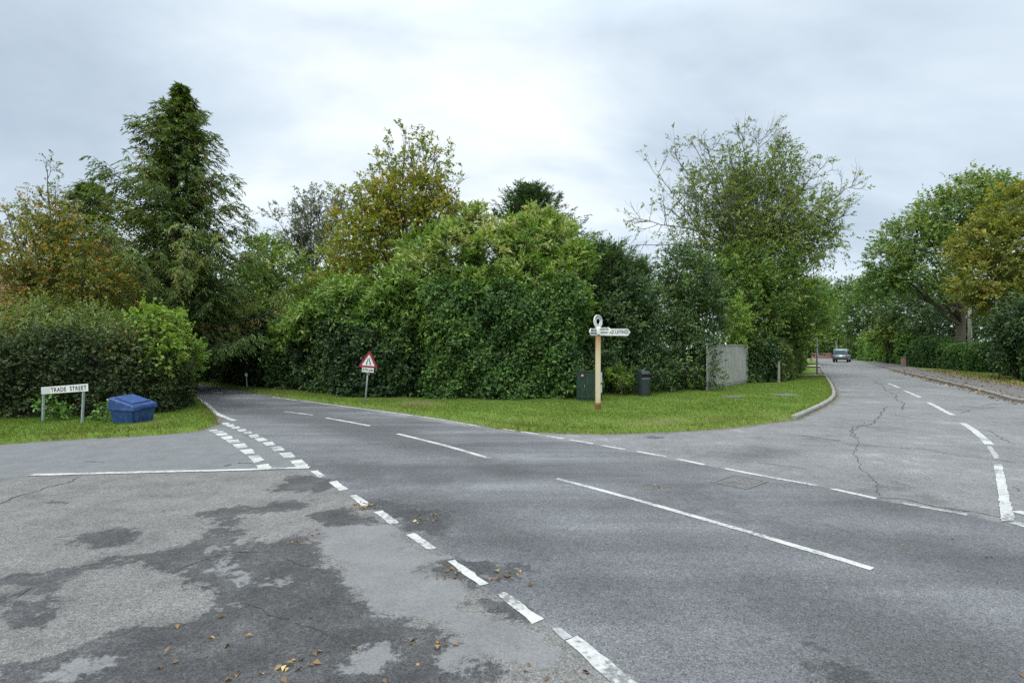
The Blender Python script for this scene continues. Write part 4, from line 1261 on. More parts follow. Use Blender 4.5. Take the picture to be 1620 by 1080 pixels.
tree('cherry_laurel', 'huge bright green laurel towering over the corner ivy hedge', 'shrub', (0.4, 20.6),
     [B(640, 470, 19.4, 46, 48, 1.4), B(672, 425, 20.0, 46, 46, 1.5), B(722, 408, 20.2, 50, 62, 1.7), B(775, 418, 20.0, 48, 60, 1.7), B(828, 392, 20.4, 46, 50, 1.6), B(876, 392, 20.6, 44, 48, 1.5), B(905, 440, 19.6, 34, 56, 1.4), B(835, 455, 19.0, 56, 52, 1.3),
      B(765, 470, 18.9, 58, 50, 1.2), B(700, 482, 18.9, 56, 48, 1.2), B(908, 492, 19.0, 30, 42, 1.0), B(868, 362, 20.8, 30, 30, .9), B(735, 362, 20.6, 26, 26, .8), B(800, 368, 20.6, 24, 28, .8), B(655, 388, 20.2, 24, 30, .6), B(705, 362, 20.3, 22, 30, .6), B(760, 352, 20.5, 20, 28, .6), B(840, 352, 20.8, 22, 30, .6), B(892, 358, 20.8, 22, 30, .6), B(918, 405, 20.0, 20, 32, .6), B(612, 445, 19.6, 28, 28, .6)], LM['laurel'], BARK, 54,
     clumps=880, cr_=.19, per=6, M=9, ll=.17, lw=.060, sl=.36, trunk_r=.16, limbs=30, tint=.60, tdev=.20, tgrad=.36, flat=.15, spread=.5, zmin=2.0, upw=.5, shell=.6)
tree('elder_bush', 'darker arching shrub hanging from the laurel down over the ivy hedge face', 'shrub', (-2.4, 19.6),
     [B(660, 500, 18.6, 45, 40, .9), B(610, 500, 19.2, 35, 40, 1.0), B(720, 520, 18.0, 55, 20, .6), B(880, 510, 18.2, 40, 28, .7)], LM['laurel'], BARK, 55, clumps=110, cr_=.36, per=8, M=8, ll=.12, lw=.05, sl=.38, trunk_r=.08, limbs=12, tint=.36, tdev=.14, zmin=1.5)
conifer('conifer', 'dark bluish green pointed conifer rising behind the bright laurel', (W(838, 600, 25)[0], 25), 8.95, 3.3, LM['bluegreen'], 56, n_br=260, low=.30, ll=.17, lw=.038, hang=-.10, lift=.75, prof=lambda u: 1.05 * (1 - u) ** .78, sp_per=17, M=12, tint=.42, jag=.28, spl=.5)
for i, (px, pt, d, rpx, hp, tt, lab) in enumerate((
        (962, 382, 21.5, 32, 1.0, .5, 'upright bluish green conifer just above the finger post'),
        (1003, 402, 22.0, 24, 1.0, .4, 'slim dark upright conifer between the finger post and the holly'),
        (930, 385, 23.0, 26, 1.0, .38, 'upright dark conifer at the right shoulder of the laurel'))):
    h = W(px, pt, d)[2] - .75
    conifer('upright_conifer', lab, (W(px, 600, d)[0], d), h, rpx * d / F * 1.25, LM['bluegreen'], 60 + i, n_br=150, low=.15, ll=.15, lw=.034, hang=-.35, lift=1.5, prof=lambda u: min(1, 1.5 * (1 - u) ** .55) * .8, sp_per=13, M=11, tint=tt + .2, jag=.35, spl=.42, up=.5)
tree('evergreen_shrub', 'dark evergreen shrub behind the finger post arms', 'shrub', (3.9, 20.9),
     [B(960, 505, 20.4, 48, 55, 1.1), B(1005, 520, 20.6, 45, 60, 1.1), B(945, 570, 19.6, 40, 45, .9), B(1000, 585, 19.9, 48, 34, .9), B(985, 460, 21, 50, 40, 1.1)], LM['dark'], BARK, 64, clumps=260, cr_=.4, per=9, M=8, ll=.11, lw=.052, sl=.36, trunk_r=.1, limbs=16, tint=.58, tdev=.16, zmin=.12, tgrad=.1)
tree('spotted_laurel', 'small pale green sprig of laurel between the cabinet and litter bin', 'shrub', G(985, 630, VZ),
     [B(978, 595, 18.9, 13, 20, .25), B(990, 610, 18.9, 9, 12, .2)], LM['lime'], TWIG, 65, clumps=14, cr_=.14, per=4, M=6, ll=.17, lw=.045, sl=.25, trunk_r=.012, limbs=6, tint=.3, zmin=.1)
tree('holly_tree', 'dark glossy holly leaning over the left end of the board fence', 'tree', (7.4, 23.2),
     [B(1090, 445, 23, 52, 55, 1.4), B(1060, 500, 22.4, 55, 60, 1.4), B(1110, 500, 22.8, 45, 62, 1.3), B(1085, 565, 22, 48, 58, 1.2), B(1045, 580, 21.2, 40, 48, 1.0), B(1108, 588, 22.3, 20, 30, .8), B(1070, 420, 23.4, 35, 40, 1.1), B(1020, 560, 21, 30, 60, .9), B(1126, 598, 21.6, 16, 20, .5), B(1110, 560, 21.8, 14, 34, .6)], LM['dark'], BARK, 66, clumps=420, cr_=.42, per=9, M=8, ll=.11, lw=.055, sl=.36, trunk_r=.16, limbs=22, tint=.64, tdev=.17, zmin=.1, tgrad=.12)
# the half bare ash
def ash_leaf_p(p):
    px = CX + p[0] / p[1] * F; py = HZ - (p[2] - CAM_H) / p[1] * F
    return .20 + .6 * float(np.clip((px - 1150) / 120, 0, 1)) * float(np.clip((py - 270) / 70, 0, 1)) + .25 * float(np.clip((1100 - px) / 60, 0, 1)) * float(np.clip((330 - py) / 80, 0, 1)) + .4 * float(np.clip((py - 340) / 60, 0, 1)) * float(px > 1080)
rgx = np.random.default_rng(79)
ep, eo = blob_points(rgx, [B(1205, 325, 31, 52, 50, 2.2), B(1230, 275, 31, 40, 36, 1.6), B(1110, 300, 31, 40, 36, 1.6), B(1160, 262, 31, 32, 30, 1.4), B(1235, 245, 31, 30, 26, 1.2), B(1255, 350, 31, 52, 45, 2.2), B(1150, 350, 31, 48, 50, 2.2), B(1295, 385, 31, 34, 40, 1.8), B(1100, 370, 31, 40, 45, 1.8), B(1185, 285, 31, 40, 30, 1.6), B(1290, 330, 31, 30, 30, 1.4), B(1225, 395, 30.5, 80, 40, 2.2)], 4700, shell=.2, cull=.15)
leader_tree('ash_tree', 'tall half bare ash with grey limbs behind the holly', W(1185, 600, 31)[:2], W(1190, 395, 31),
            [W(1000, 388, 30), W(1005, 345, 30), W(1040, 270, 31), W(1065, 240, 31), W(1092, 218, 31), W(1110, 225, 32), W(1150, 225, 31), W(1175, 210, 30.5), W(1200, 205, 31), W(1232, 212, 31.5), W(1252, 215, 31), W(1278, 238, 31), W(1300, 265, 31.4), W(1352, 292, 31), W(1356, 335, 31), W(1325, 370, 30.5), W(1040, 320, 31), W(1075, 300, 29.5), W(1130, 270, 29.5), W(1215, 260, 29.5), W(1260, 300, 29.5), W(1290, 345, 30), W(1220, 330, 29.5), W(1255, 370, 29.8), W(1120, 340, 30)],
            LM['ash'], BARK_GREY, 71, trunk_r=.22, subs=14, twigs=7, sub_len=.22, leaf_p=ash_leaf_p, M=7, ll=.13, lw=.065, sl=.42, limb_r=.058, twig_r=.0085, tint=.52, tdev=.15, curl=.5, fork_spread=.8, extra=(ep, unit(eo + rgx.normal(0, .5, eo.shape)), np.clip(.46 + rgx.normal(0, .17, len(ep)), 0, 1)))
conifer('conifer', 'narrow dark conifer seen through the limbs of the half bare ash', (W(1168, 600, 36)[0], 36), W(1168, 275, 36)[2], 2.6, LM['dark'], 72, n_br=180, low=.25, ll=.24, lw=.06, hang=.3, lift=.3, prof=lambda u: (1 - u) ** .7, sp_per=11, M=10, tint=.5, jag=.4, spl=.55)
tree('broadleaf_tree', 'bright green leafy tree below the ash and behind the board fence', 'tree', W(1215, 600, 29.5)[:2],
     [B(1140, 445, 28, 58, 48, 1.8), B(1195, 480, 28.5, 62, 65, 2), B(1250, 470, 29.5, 52, 60, 2), B(1280, 500, 31, 38, 50, 1.8), B(1150, 510, 27.6, 40, 50, 1.4), B(1225, 425, 30, 55, 40, 1.8), B(1255, 530, 30, 45, 26, 1.4), B(1180, 420, 29, 50, 45, 1.6)], LM['mid'], BARK, 73, clumps=400, cr_=.55, per=9, M=9, ll=.15, lw=.075, sl=.46, trunk_r=.22, limbs=24, tint=.46, tdev=.18, tgrad=.1, zmin=1.6)
tree('golden_shrub', 'narrow yellow green shrub directly above the board fence', 'shrub', W(1165, 610, 26.8)[:2],
     [B(1165, 505, 26.2, 17, 40, .6), B(1170, 535, 26.2, 15, 22, .5)], LM['lime'], BARK_GREY, 74, clumps=50, cr_=.3, per=8, M=8, ll=.11, lw=.055, sl=.32, trunk_r=.04, limbs=10, tint=.42, zmin=1.0)
tree('lime_tree', 'bright leafy branch of the small tree overhanging the bus stop pole', 'tree', W(1222, 590, 38)[:2],
     [B(1290, 480, 36.5, 26, 40, 1.6), B(1270, 510, 36, 30, 40, 1.6), B(1300, 508, 37, 9, 9, .5)], LM['bright'], BARK, 75, clumps=90, cr_=.5, per=8, M=8, ll=.17, lw=.1, sl=.45, trunk_r=.14, limbs=12, tint=.6, zmin=2.2)

# ------------------------------------------------------------------ right and far
oak_blobs = [B(1540, 310, 46.7, 60, 42, 3.2), B(1490, 335, 46.7, 52, 42, 3), B(1440, 375, 46.7, 52, 42, 3), B(1400, 415, 46.7, 42, 42, 2.6), B(1480, 400, 45.2, 60, 42, 2.6), B(1545, 375, 45.7, 55, 45, 2.8), B(1430, 440, 45.7, 42, 30, 2.4), B(1380, 455, 46.7, 32, 32, 2), B(1590, 330, 47.2, 50, 50, 3), B(1495, 450, 45.2, 36, 26, 2)]
tree('oak_tree', 'big spreading green oak with a thick grey trunk behind the square cut hedge', 'tree', (W(1518, 600, 47)[0], 47), oak_blobs, LM['oak'], BARK, 81, clumps=480, cr_=.75, per=9, M=9, ll=.21, lw=.125, sl=.6, trunk_r=.46, limbs=22, tint=.62, tdev=.14, tgrad=.15, zmin=3.2, top=W(1512, 330, 47), shell=.5)
tree('oak_tree', 'ochre tinted autumn oak at the right edge in front of the green oak', 'tree', (W(1650, 600, 34)[0], 34),
     [B(1600, 335, 34, 42, 50, 2.2), B(1560, 385, 34, 45, 48, 2.2), B(1610, 400, 33, 55, 60, 2.3), B(1545, 440, 34, 45, 45, 2), B(1590, 470, 33, 50, 40, 2), B(1640, 330, 34, 50, 50, 2.4), B(1650, 430, 34, 50, 60, 2.4), B(1525, 400, 35, 26, 32, 1.6), B(1550, 485, 34.5, 40, 22, 1.4)], LM['ochre'], BARK, 82, clumps=420, cr_=.55, per=9, M=9, ll=.17, lw=.095, sl=.46, trunk_r=.32, limbs=24, tint=.46, tdev=.2, zmin=2.4)
tree('holly_tree', 'dark evergreen at the right edge under the ochre oak', 'tree', (W(1622, 600, 29)[0], 29),
     [B(1622, 510, 29, 42, 50, 1.6), B(1596, 550, 29.5, 26, 42, 1.2), B(1650, 520, 28, 50, 60, 1.6)], LM['dark'], BARK, 83, clumps=190, cr_=.5, per=9, M=8, ll=.15, lw=.08, sl=.42, trunk_r=.16, limbs=16, tint=.5, zmin=.2)
tree('evergreen_tree', 'dark evergreen filling the shade under the oak left of its trunk', 'tree', (W(1470, 600, 60)[0], 60),
     [B(1450, 500, 58, 50, 42, 3), B(1490, 510, 54, 40, 42, 3), B(1410, 485, 62, 42, 42, 3), B(1550, 520, 50, 40, 42, 2.6), B(1480, 470, 60, 60, 25, 3)], LM['dark'], BARK, 84, clumps=230, cr_=.9, per=8, M=9, ll=.26, lw=.14, sl=.7, trunk_r=.3, limbs=14, tint=.62, zmin=.3)
tree('broadleaf_tree', 'bushy olive green tree rising behind the bright laurel hedge', 'tree', (W(1408, 590, 62)[0], 62),
     [B(1412, 520, 61, 24, 26, 2), B(1395, 535, 63, 20, 20, 1.8)], LM['mid'], BARK, 85, clumps=70, cr_=.6, per=8, M=8, ll=.24, lw=.13, sl=.5, trunk_r=.14, limbs=10, tint=.66)
tree('broadleaf_tree', 'tall dark woodland tree beyond the parked vehicle on the right of the lane', 'tree', (W(1372, 590, 88)[0], 88),
     [B(1375, 480, 86, 35, 45, 4), B(1360, 530, 90, 28, 42, 4), B(1400, 450, 84, 30, 35, 4), B(1345, 470, 95, 28, 35, 4), B(1385, 545, 86, 22, 22, 3)], LM['mid'], BARK, 86, clumps=220, cr_=1.2, per=8, M=8, ll=.36, lw=.2, sl=1.0, trunk_r=.35, limbs=14, tint=.30)
tree('broadleaf_tree', 'hazy green tree closing the view at the end of the lane', 'tree', (W(1316, 590, 122)[0], 122),
     [B(1315, 520, 120, 26, 40, 5), B(1300, 470, 118, 22, 35, 5), B(1335, 545, 126, 26, 22, 4), B(1330, 480, 125, 18, 38, 4)], LM['mid'], BARK, 87, clumps=190, cr_=1.4, per=8, M=8, ll=.45, lw=.25, sl=1.1, trunk_r=.4, limbs=12, tint=.52)
tree('broadleaf_tree', 'green tree on the far left bank of the lane behind the bus stop pole', 'tree', (W(1262, 590, 62)[0], 62),
     [B(1262, 490, 60, 40, 60, 3), B(1285, 540, 62, 22, 26, 2), B(1240, 540, 56, 30, 25, 2)], LM['mid'], BARK, 88, clumps=150, cr_=.9, per=8, M=8, ll=.28, lw=.16, sl=.7, trunk_r=.28, limbs=12, tint=.48)
tree('shrub', 'reddish green shrub beside the far driveway left of the parked vehicle', 'shrub', (W(1350, 590, 100)[0], 100),
     [B(1350, 545, 100, 14, 18, 2)], LM['shaggy'], BARK, 89, clumps=40, cr_=.7, per=7, M=7, ll=.3, lw=.17, sl=.6, trunk_r=.08, limbs=8, tint=.6)
# woodland far behind the first trees, reading as one mass
def wood(name, blobs, m, seed, n, ll, tint):
    rg = np.random.default_rng(seed)
    P, O = blob_points(rg, blobs, n, shell=.6, zmin=0)
    lv = Leaves(); per = 7
    PP = (P[:, None] + rg.normal(0, .9, (n, per, 3))[:len(P)]).reshape(-1, 3)
    OO = np.repeat(O, per, 0)
    sprays(lv, rg, PP, OO + rg.normal(0, .5, PP.shape), rg.uniform(.6, 1.2, len(PP)), 8, ll, ll * .55, .6, .1, .3, np.repeat(tint + rg.normal(0, .16, len(P)), per), out=OO)
    o = lv.build(name, m)
    return tag(o, kind='stuff')
wood('woodland', [B(x, y, d, rx, ry, 5) for x, y, d, rx, ry in ((40, 500, 48, 90, 60), (-80, 480, 46, 90, 90), (200, 500, 52, 90, 60), (540, 500, 50, 90, 55), (700, 480, 50, 100, 60), (860, 460, 55, 90, 60), (1010, 490, 52, 90, 55), (1130, 470, 55, 70, 60), (1225, 500, 75, 50, 40), (1450, 480, 95, 70, 40), (1560, 470, 90, 70, 60), (1680, 480, 80, 90, 80), (430, 500, 55, 60, 60))], LM['mid'], 91, 1500, .34, .34)

# ------------------------------------------------------------------ house behind the autumn tree
house = empty('house', (-27.2, 27.5, VZ), R(24), 'brick house with a red tiled roof half hidden behind the autumn tree', 'house')
MB().box(-5.5, 5.5, -3.4, 3.4, -.1, 2.9).build('wall', BRICK, house)
TILE = brick_mat('roof_tiles', (.25, .10, .07), (.19, .085, .065), (.07, .04, .035), 3.2)
rf = MB()
rows = 22
for sgn in (-1, 1):
    for i in range(rows):                                        # courses of overlapping tiles
        y0, y1 = 4.0 * (1 - i / rows), 4.0 * (1 - (i + 1) / rows)
        z0, z1 = 2.75 + 3.1 * i / rows, 2.75 + 3.1 * (i + 1) / rows
        e0, e1 = 6.0 - 1.6 * i / rows, 6.0 - 1.6 * (i + 1) / rows
        q = [(-e0, sgn * y0, z0 + .045), (e0, sgn * y0, z0 + .045), (e1, sgn * y1, z1 + .01), (-e1, sgn * y1, z1 + .01), (-e0, sgn * y0, z0), (e0, sgn * y0, z0)]
        fs = [(0, 1, 2, 3), (4, 5, 1, 0)]
        rf.add(q, fs if sgn < 0 else [f[::-1] for f in fs])
rf.add([(-6, -4, 2.75), (-6, 4, 2.75), (-4.4, 0, 5.85)], [(0, 2, 1)]); rf.add([(6, -4, 2.75), (6, 4, 2.75), (4.4, 0, 5.85)], [(0, 1, 2)])
roof = rf.build('roof', TILE, house)
MB().box(3.0, 3.9, -.5, .4, 5.0, 7.0).box(2.93, 3.97, -.57, .47, 7.0, 7.12).build('chimney', BRICK, roof)
GLASS = mat('window_glass', (.03, .035, .04), .08, var=.05)
for wx in (-3.6, -.2, 3.1):
    w_ = MB().box(-.65, .65, -.05, .02, -.55, .55).build('window', WHITE, house); w_.location = (wx, -3.42, 1.55)
    MB().box(-.57, .57, -.075, -.052, -.48, .48).build('pane', GLASS, w_)

# ------------------------------------------------------------------ finger post
fx, fy = G(946, 647, VZ)
post = empty('finger_post', (fx, fy, VZ), 0, 'cream and rust finger post with white arms and a ring on top', 'signpost')
def pz(py): return CAM_H + (HZ - py) / F * fy - VZ              # height on the post that shows at that photo row
pw = .066
MB().box(-pw, pw, -pw, pw, .16, pz(529), bev=.012).build('post', POST, post)
MB().tube([(0, 0, -.05), (0, 0, .05), (0, 0, .12), (0, 0, .165)], [.072, .078, .085, .07], 10).build('foot', RUST, post)
col = MB().tube([(0, 0, pz(530)), (0, 0, pz(528)), (0, 0, pz(520)), (0, 0, pz(516.5))], [.085, .088, .085, .06], 14).build('collar', WHITE, post, smooth=True)


def finger_arm(az, length, zc, hgt, lines, tsz, tx, tw, back=0.07):
    """az: direction the arm points, anticlockwise from +x seen from above; lettering on the face turned to the viewer"""
    M = Matrix.Translation((0, 0, zc)) @ Matrix.Rotation(R(az), 4, 'Z')
    Mx = M @ Matrix.Rotation(R(90), 4, 'X')                      # local xy = the arm's face
    tip = length; h = hgt / 2
    a = MB()
    a.prism([(back, -h), (tip - h * .75, -h), (tip, 0), (tip - h * .75, h), (back, h)], -.012, .012, Mx)
    arm = a.build('arm', WHITE, post)
    for sx in (1, -1):
        rim = MB()
        rim.prism([(back, h - .018), (tip - h * .75, h - .018), (tip - h * .75, h), (back, h)], .012 if sx > 0 else -.017, .017 if sx > 0 else -.012, Mx)
        rim.build('rim', WHITE, arm)
        rim = MB()
        rim.prism([(back, -h), (tip - h * .75, -h), (tip - h * .75, -h + .018), (back, -h + .018)], .012 if sx > 0 else -.017, .017 if sx > 0 else -.012, Mx)
        rim.build('rim', WHITE, arm)
    facing = math.cos(R(az)) > 0
    for (txt, dz) in lines:
        if facing: T = Mx @ Matrix.Translation((tx, dz, .0145))
        else: T = Mx @ Matrix.Rotation(R(180), 4, 'Y') @ Matrix.Translation((-tx, dz, .0145))
        text_mesh('lettering', txt, tsz, BLACK, arm, T, spacing=1.08, fit=tw)
    return arm


sc_ = fy / F
finger_arm(4, (997 - 946) * sc_ + .02, pz(525.3), 11.2 * sc_, [('BROAD LAYINGS', 0)], .138, .485, .71)
finger_arm(-52, .47, pz(524.2), .20, [('WOOLTON', .042), ('NEWBURY', -.042)], .078, .245, .29, back=.085)
finger_arm(-132, .42, pz(525.3), .19, [('BALL HILL', .040), ('WOOLTON', -.042)], .075, .225, .27)
ring_c = Vector((0, 0, pz(508.5)))
ro, ri = .185, .088
ring_az = 44
Mr = Matrix.Translation(ring_c) @ Matrix.Rotation(R(ring_az), 4, 'Z') @ Matrix.Rotation(R(90), 4, 'X')
rb = MB(); ns = 40
vs = []
for (rr_, zz) in ((ro, -.014), (ro, .014), (ri, .014), (ri, -.014)):
    vs += [Mr @ Vector((rr_ * math.cos(2 * math.pi * i / ns), rr_ * math.sin(2 * math.pi * i / ns), zz)) for i in range(ns)]
fs = []
for a in range(4):
    b = (a + 1) % 4
    fs += [(a * ns + i, a * ns + (i + 1) % ns, b * ns + (i + 1) % ns, b * ns + i) for i in range(ns)]
rb.add(vs, fs)
ring = rb.build('ring_finial', WHITE, post)
for word, mid, sgn in (('HAMPSHIRE', 90, -1), ('CC', 270, 1)):
    for i, ch in enumerate(word):
        an = R(mid + sgn * (i - (len(word) - 1) / 2) * 15)
        T = Mr @ Matrix.Translation((.137 * math.cos(an), .137 * math.sin(an), .016)) @ Matrix.Rotation(an - (R(90) if sgn < 0 else R(-90)), 4, 'Z')
        text_mesh('lettering', ch, .062, BLACK, ring, T)

# ------------------------------------------------------------------ road narrows sign
wx_, wy_ = G(577.5, 639, VZ)
ws = wy_ / F
lean = math.atan2(6.5, 75)
warn = empty('warning_sign', (wx_, wy_, VZ), label='red bordered triangular road narrows sign on a thin grey pole', cat='road sign', rot=(0, lean, R(6)))
warn.scale = (.9, 1, .93)
MB().tube([(0, 0, -.1), (0, 0, 1.62)], .028, 12).tube([(0, 0, 1.62), (0, 0, 1.632)], [.03, .022], 12).build('pole', GALV, warn, smooth=True)


def rounded_tri(s, r, cz):
    pts = []
    c = [(-s / 2, -s * .2887), (s / 2, -s * .2887), (0, s * .5774)]
    for i, (x, y) in enumerate(c):
        k = 1 - r * 2 / s * 1.0
        base = math.atan2(y, x)
        for j in range(7):
            an = base + R(-60 + j * 20)
            pts.append((x * k + r * math.cos(an), y * k + r * math.sin(an) + cz))
    return pts


Mw = Matrix.Rotation(R(90), 4, 'X')
tcz = 1.36
tri = MB().prism(rounded_tri(.60, .035, tcz), .030, .036, Mw).build('triangle_plate', RED, warn)
inner = MB().prism([(x, y) for x, y in rounded_tri(.405, .012, tcz - .005)], .0362, .0385, Mw).build('white_field', WHITE, tri)
sy = MB()
for s in (-1, 1):
    sy.prism([(s * .075, tcz - .105), (s * .045, tcz - .105), (s * .040, tcz - .03), (s * .014, tcz + .03), (s * .014, tcz + .115), (s * .036, tcz + .115), (s * .040, tcz + .035), (s * .070, tcz - .02)][::s], .0387, .0405, Mw)
sy.build('symbol', BLACK, inner)
pl = MB().prism([(-.19, tcz - .335), (.19, tcz - .335), (.19, tcz - .19), (-.19, tcz - .19)], .030, .036, Mw).build('distance_plate', WHITE, warn)
text_mesh('lettering', '270 yds', .115, BLACK, pl, Matrix.Translation((0, 0, 0)) @ Mw @ Matrix.Translation((0, tcz - .262, .0385)))
BR = mat('clamp_bronze', (.28, .17, .06), .5, .5, var=.2)
MB().box(-.045, .055, -.05, .04, tcz - .40, tcz - .345, bev=.008).box(.02, .075, -.06, -.02, tcz - .43, tcz - .36, bev=.006).build('clamp', BR, warn)

# ------------------------------------------------------------------ street name plate
(ax, ay), (bx, by) = G(67, 668, VZ), G(129, 672.5, VZ)
ay = 12.05; ax = (67 - CX) / F * ay
by = 11.7; bx = (130.5 - CX) / F * by
mid = Vector(((ax + bx) / 2, (ay + by) / 2, VZ))
az = math.atan2(by - ay, bx - ax)
sgn_o = empty('street_name_sign', mid, az, 'low white TRADE STREET name plate on two grey posts by the dark hedge', 'street sign')
half = math.hypot(bx - ax, by - ay) / 2
tilt = Matrix.Rotation(R(-4.2), 4, 'Y')
for s, lean_ in ((-1, .03), (1, .055)):
    p_ = MB().box(-.023, .023, -.02, .02, -.1, .74 + .03 * s, bev=.006).build('post', SIGNPOST_GREY, sgn_o)
    p_.location = (s * half - lean_, .03, 0); p_.rotation_euler = (0, lean_ * 1.2, 0)
Mp = Matrix.Translation((.07, 0, .75)) @ tilt @ Matrix.Rotation(R(90), 4, 'X')
plw, plh = .715, .080
plate = MB().box(-plw, plw, -plh, plh, -.004, .006, M=Mp, bev=.004).build('name_plate', WHITE, sgn_o)
text_mesh('lettering', 'TRADE  STREET', .135, BLACK, plate, Mp @ Matrix.Translation((.135, -.004, .0085)), spacing=1.15, fit=1.08)
MB().box(-plw, -plw + .285, -plh + .012, plh - .012, .0062, .0072, M=Mp).build('repair_patch', mat('dull_patch', (.52, .53, .54), .55, var=.08), plate)

# ------------------------------------------------------------------ blue grit bin
bxx, byy = G(211, 667, VZ)
gb = empty('grit_bin', (bxx, byy, VZ), 0, 'blue plastic grit bin with a sloping lid sunk in the grass by the hedge', 'grit bin', rot=(R(2), R(-3), R(84)))
import bmesh
def taper_box(name, m, parent, b0, b1, z0, z1, bev=.03, top_slope=0.0, seg=3):
    bm = bmesh.new()
    vs = [bm.verts.new((sx * hx_, sy_ * hy_, z + (top_slope * sy_ if z == z1 else 0))) for (hx_, hy_), z in ((b0, z0), (b1, z1)) for sx, sy_ in ((-1, -1), (1, -1), (1, 1), (-1, 1))]
    for f in ((3, 2, 1, 0), (4, 5, 6, 7), (0, 1, 5, 4), (1, 2, 6, 5), (2, 3, 7, 6), (3, 0, 4, 7)):
        bm.faces.new([vs[i] for i in f])
    bmesh.ops.bevel(bm, geom=bm.edges[:], offset=bev, segments=seg, affect='EDGES')
    me = bpy.data.meshes.new(name); bm.to_mesh(me); bm.free()
    return link_mesh(name, me, m, parent, smooth=False)
gb.scale = (.80, .80, 1.0)
body = taper_box('body', BLUE, gb, (.36, .31), (.41, .365), -.05, .34, .035, .0)
rb_ = MB()
for i in range(-2, 3):
    rb_.box(i * .145 - .016, i * .145 + .016, -.365, -.335, .02, .31, M=Matrix.Rotation(R(-7.5), 4, 'X') @ Matrix.Translation((0, .01, 0)), bev=.006)
rb_.build('rib', BLUE, body)
lid = taper_box('lid', BLUE, gb, (.445, .415), (.415, .375), .30, .50, .022, .085)
MB().box(-.25, .25, -.435, -.405, .33, .36, bev=.01).build('handle', BLUE, lid)
MB().box(-.33, .33, -.27, .27, -.015, .02, M=Matrix.Translation((0, 0, .505)) @ Matrix.Rotation(R(12.8), 4, 'X'), bev=.012).build('lid_panel', BLUE, lid)

# ------------------------------------------------------------------ green roadside cabinet
cx0, cy0 = G(930, 635, VZ)
cab = empty('utility_cabinet', (cx0 + .10, cy0 + .38, VZ), R(-40), 'dark green metal cabinet with white notices against the ivy hedge', 'cabinet')
cs = cy0 / F
cab.scale = (.86, .86, .93)
ch = 51 * cs
MB().box(-.43, .43, -.24, .24, .0, .06).build('plinth', GREENMETAL, cab)
cbod = MB().box(-.42, .42, -.23, .23, .06, ch - .05, bev=.012).build('body', GREENMETAL, cab)
MB().box(-.43, .43, -.24, .24, ch - .05, ch, bev=.018).build('lid', GREENMETAL, cab)
dr = MB()
dr.box(-.40, -.006, -.245, -.231, .10, ch - .08, bev=.004).box(.006, .40, -.245, -.231, .10, ch - .08, bev=.004)
dr_o = dr.build('door', GREENMETAL, cab)
MB().box(-.05, -.03, -.262, -.246, .45, .55, bev=.004).build('handle', GALV, dr_o)
st = MB().box(-.195, -.095, -.2475, -.2455, .84, .94).build('sticker', RED, cab)
MB().box(-.19, -.10, -.249, -.2476, .845, .875).build('white_strip', WHITE, st)
n1 = MB().box(.421, .424, -.16, .20, .62, .98).build('notice', PAPER, cab)
ln = MB()
for i in range(9): ln.box(.4242, .4248, -.11, .15 - .03 * (i % 3), .655 + i * .033, .660 + i * .033)
ln.build('printed_lines', mat('grey_ink', (.33, .36, .42), .6, var=.1), n1)
n2 = MB().box(.421, .424, -.16, .20, .28, .55).build('notice', PAPER, cab)
text_mesh('lettering', 'Notice', .075, BLACK, n2, Matrix.Translation((.4246, .02, .36)) @ Matrix.Rotation(R(90), 4, 'Z') @ Matrix.Rotation(R(90), 4, 'X'))

# ------------------------------------------------------------------ litter bin
lx, ly = G(1019, 626, VZ)
lb_scale = .93
lb = empty('litter_bin', (lx, ly, VZ), R(20), 'dark round litter bin with a slot opening in front of the evergreen shrub', 'litter bin')
MB().tube([(0, 0, 0), (0, 0, .02), (0, 0, .66), (0, 0, .68)], [.205, .215, .225, .20], 28).build('body', BINMAT, lb, smooth=False)
lb.scale = (lb_scale,) * 3
hood = MB()
ns = 28
def arcshell(mb, a0, a1, r0, r1, z0, z1):
    k = 10
    vs = []
    for i in range(k + 1):
        a = R(a0 + (a1 - a0) * i / k)
        for r_, z in ((r0, z0), (r1, z0), (r1, z1), (r0, z1)):
            vs.append((r_ * math.cos(a), r_ * math.sin(a), z))
    fs = []
    for i in range(k):
        for j in range(4):
            fs.append((i * 4 + j, (i + 1) * 4 + j, (i + 1) * 4 + (j + 1) % 4, i * 4 + (j + 1) % 4))
    fs += [(0, 1, 2, 3), (k * 4 + 3, k * 4 + 2, k * 4 + 1, k * 4)]
    mb.add(vs, fs)
arcshell(hood, -35, 215, .20, .232, .662, .86)
hood.tube([(0, 0, .86), (0, 0, .90), (0, 0, .935), (0, 0, .95)], [.238, .240, .21, .12], 28)
hood.build('hood', BINMAT, lb)
MB().tube([(0, 0, .682), (0, 0, .855)], .185, 20).build('opening', HOLE, lb)
tr_ = MB(); arcshell(tr_, 215, 325, .226, .236, .845, .862); arcshell(tr_, 215, 325, .226, .236, .655, .672)
tr_.build('trim', GALV, lb)
MB().box(-.14, .14, .18, .25, .0, .88, bev=.01).build('back_post', BINMAT, lb)

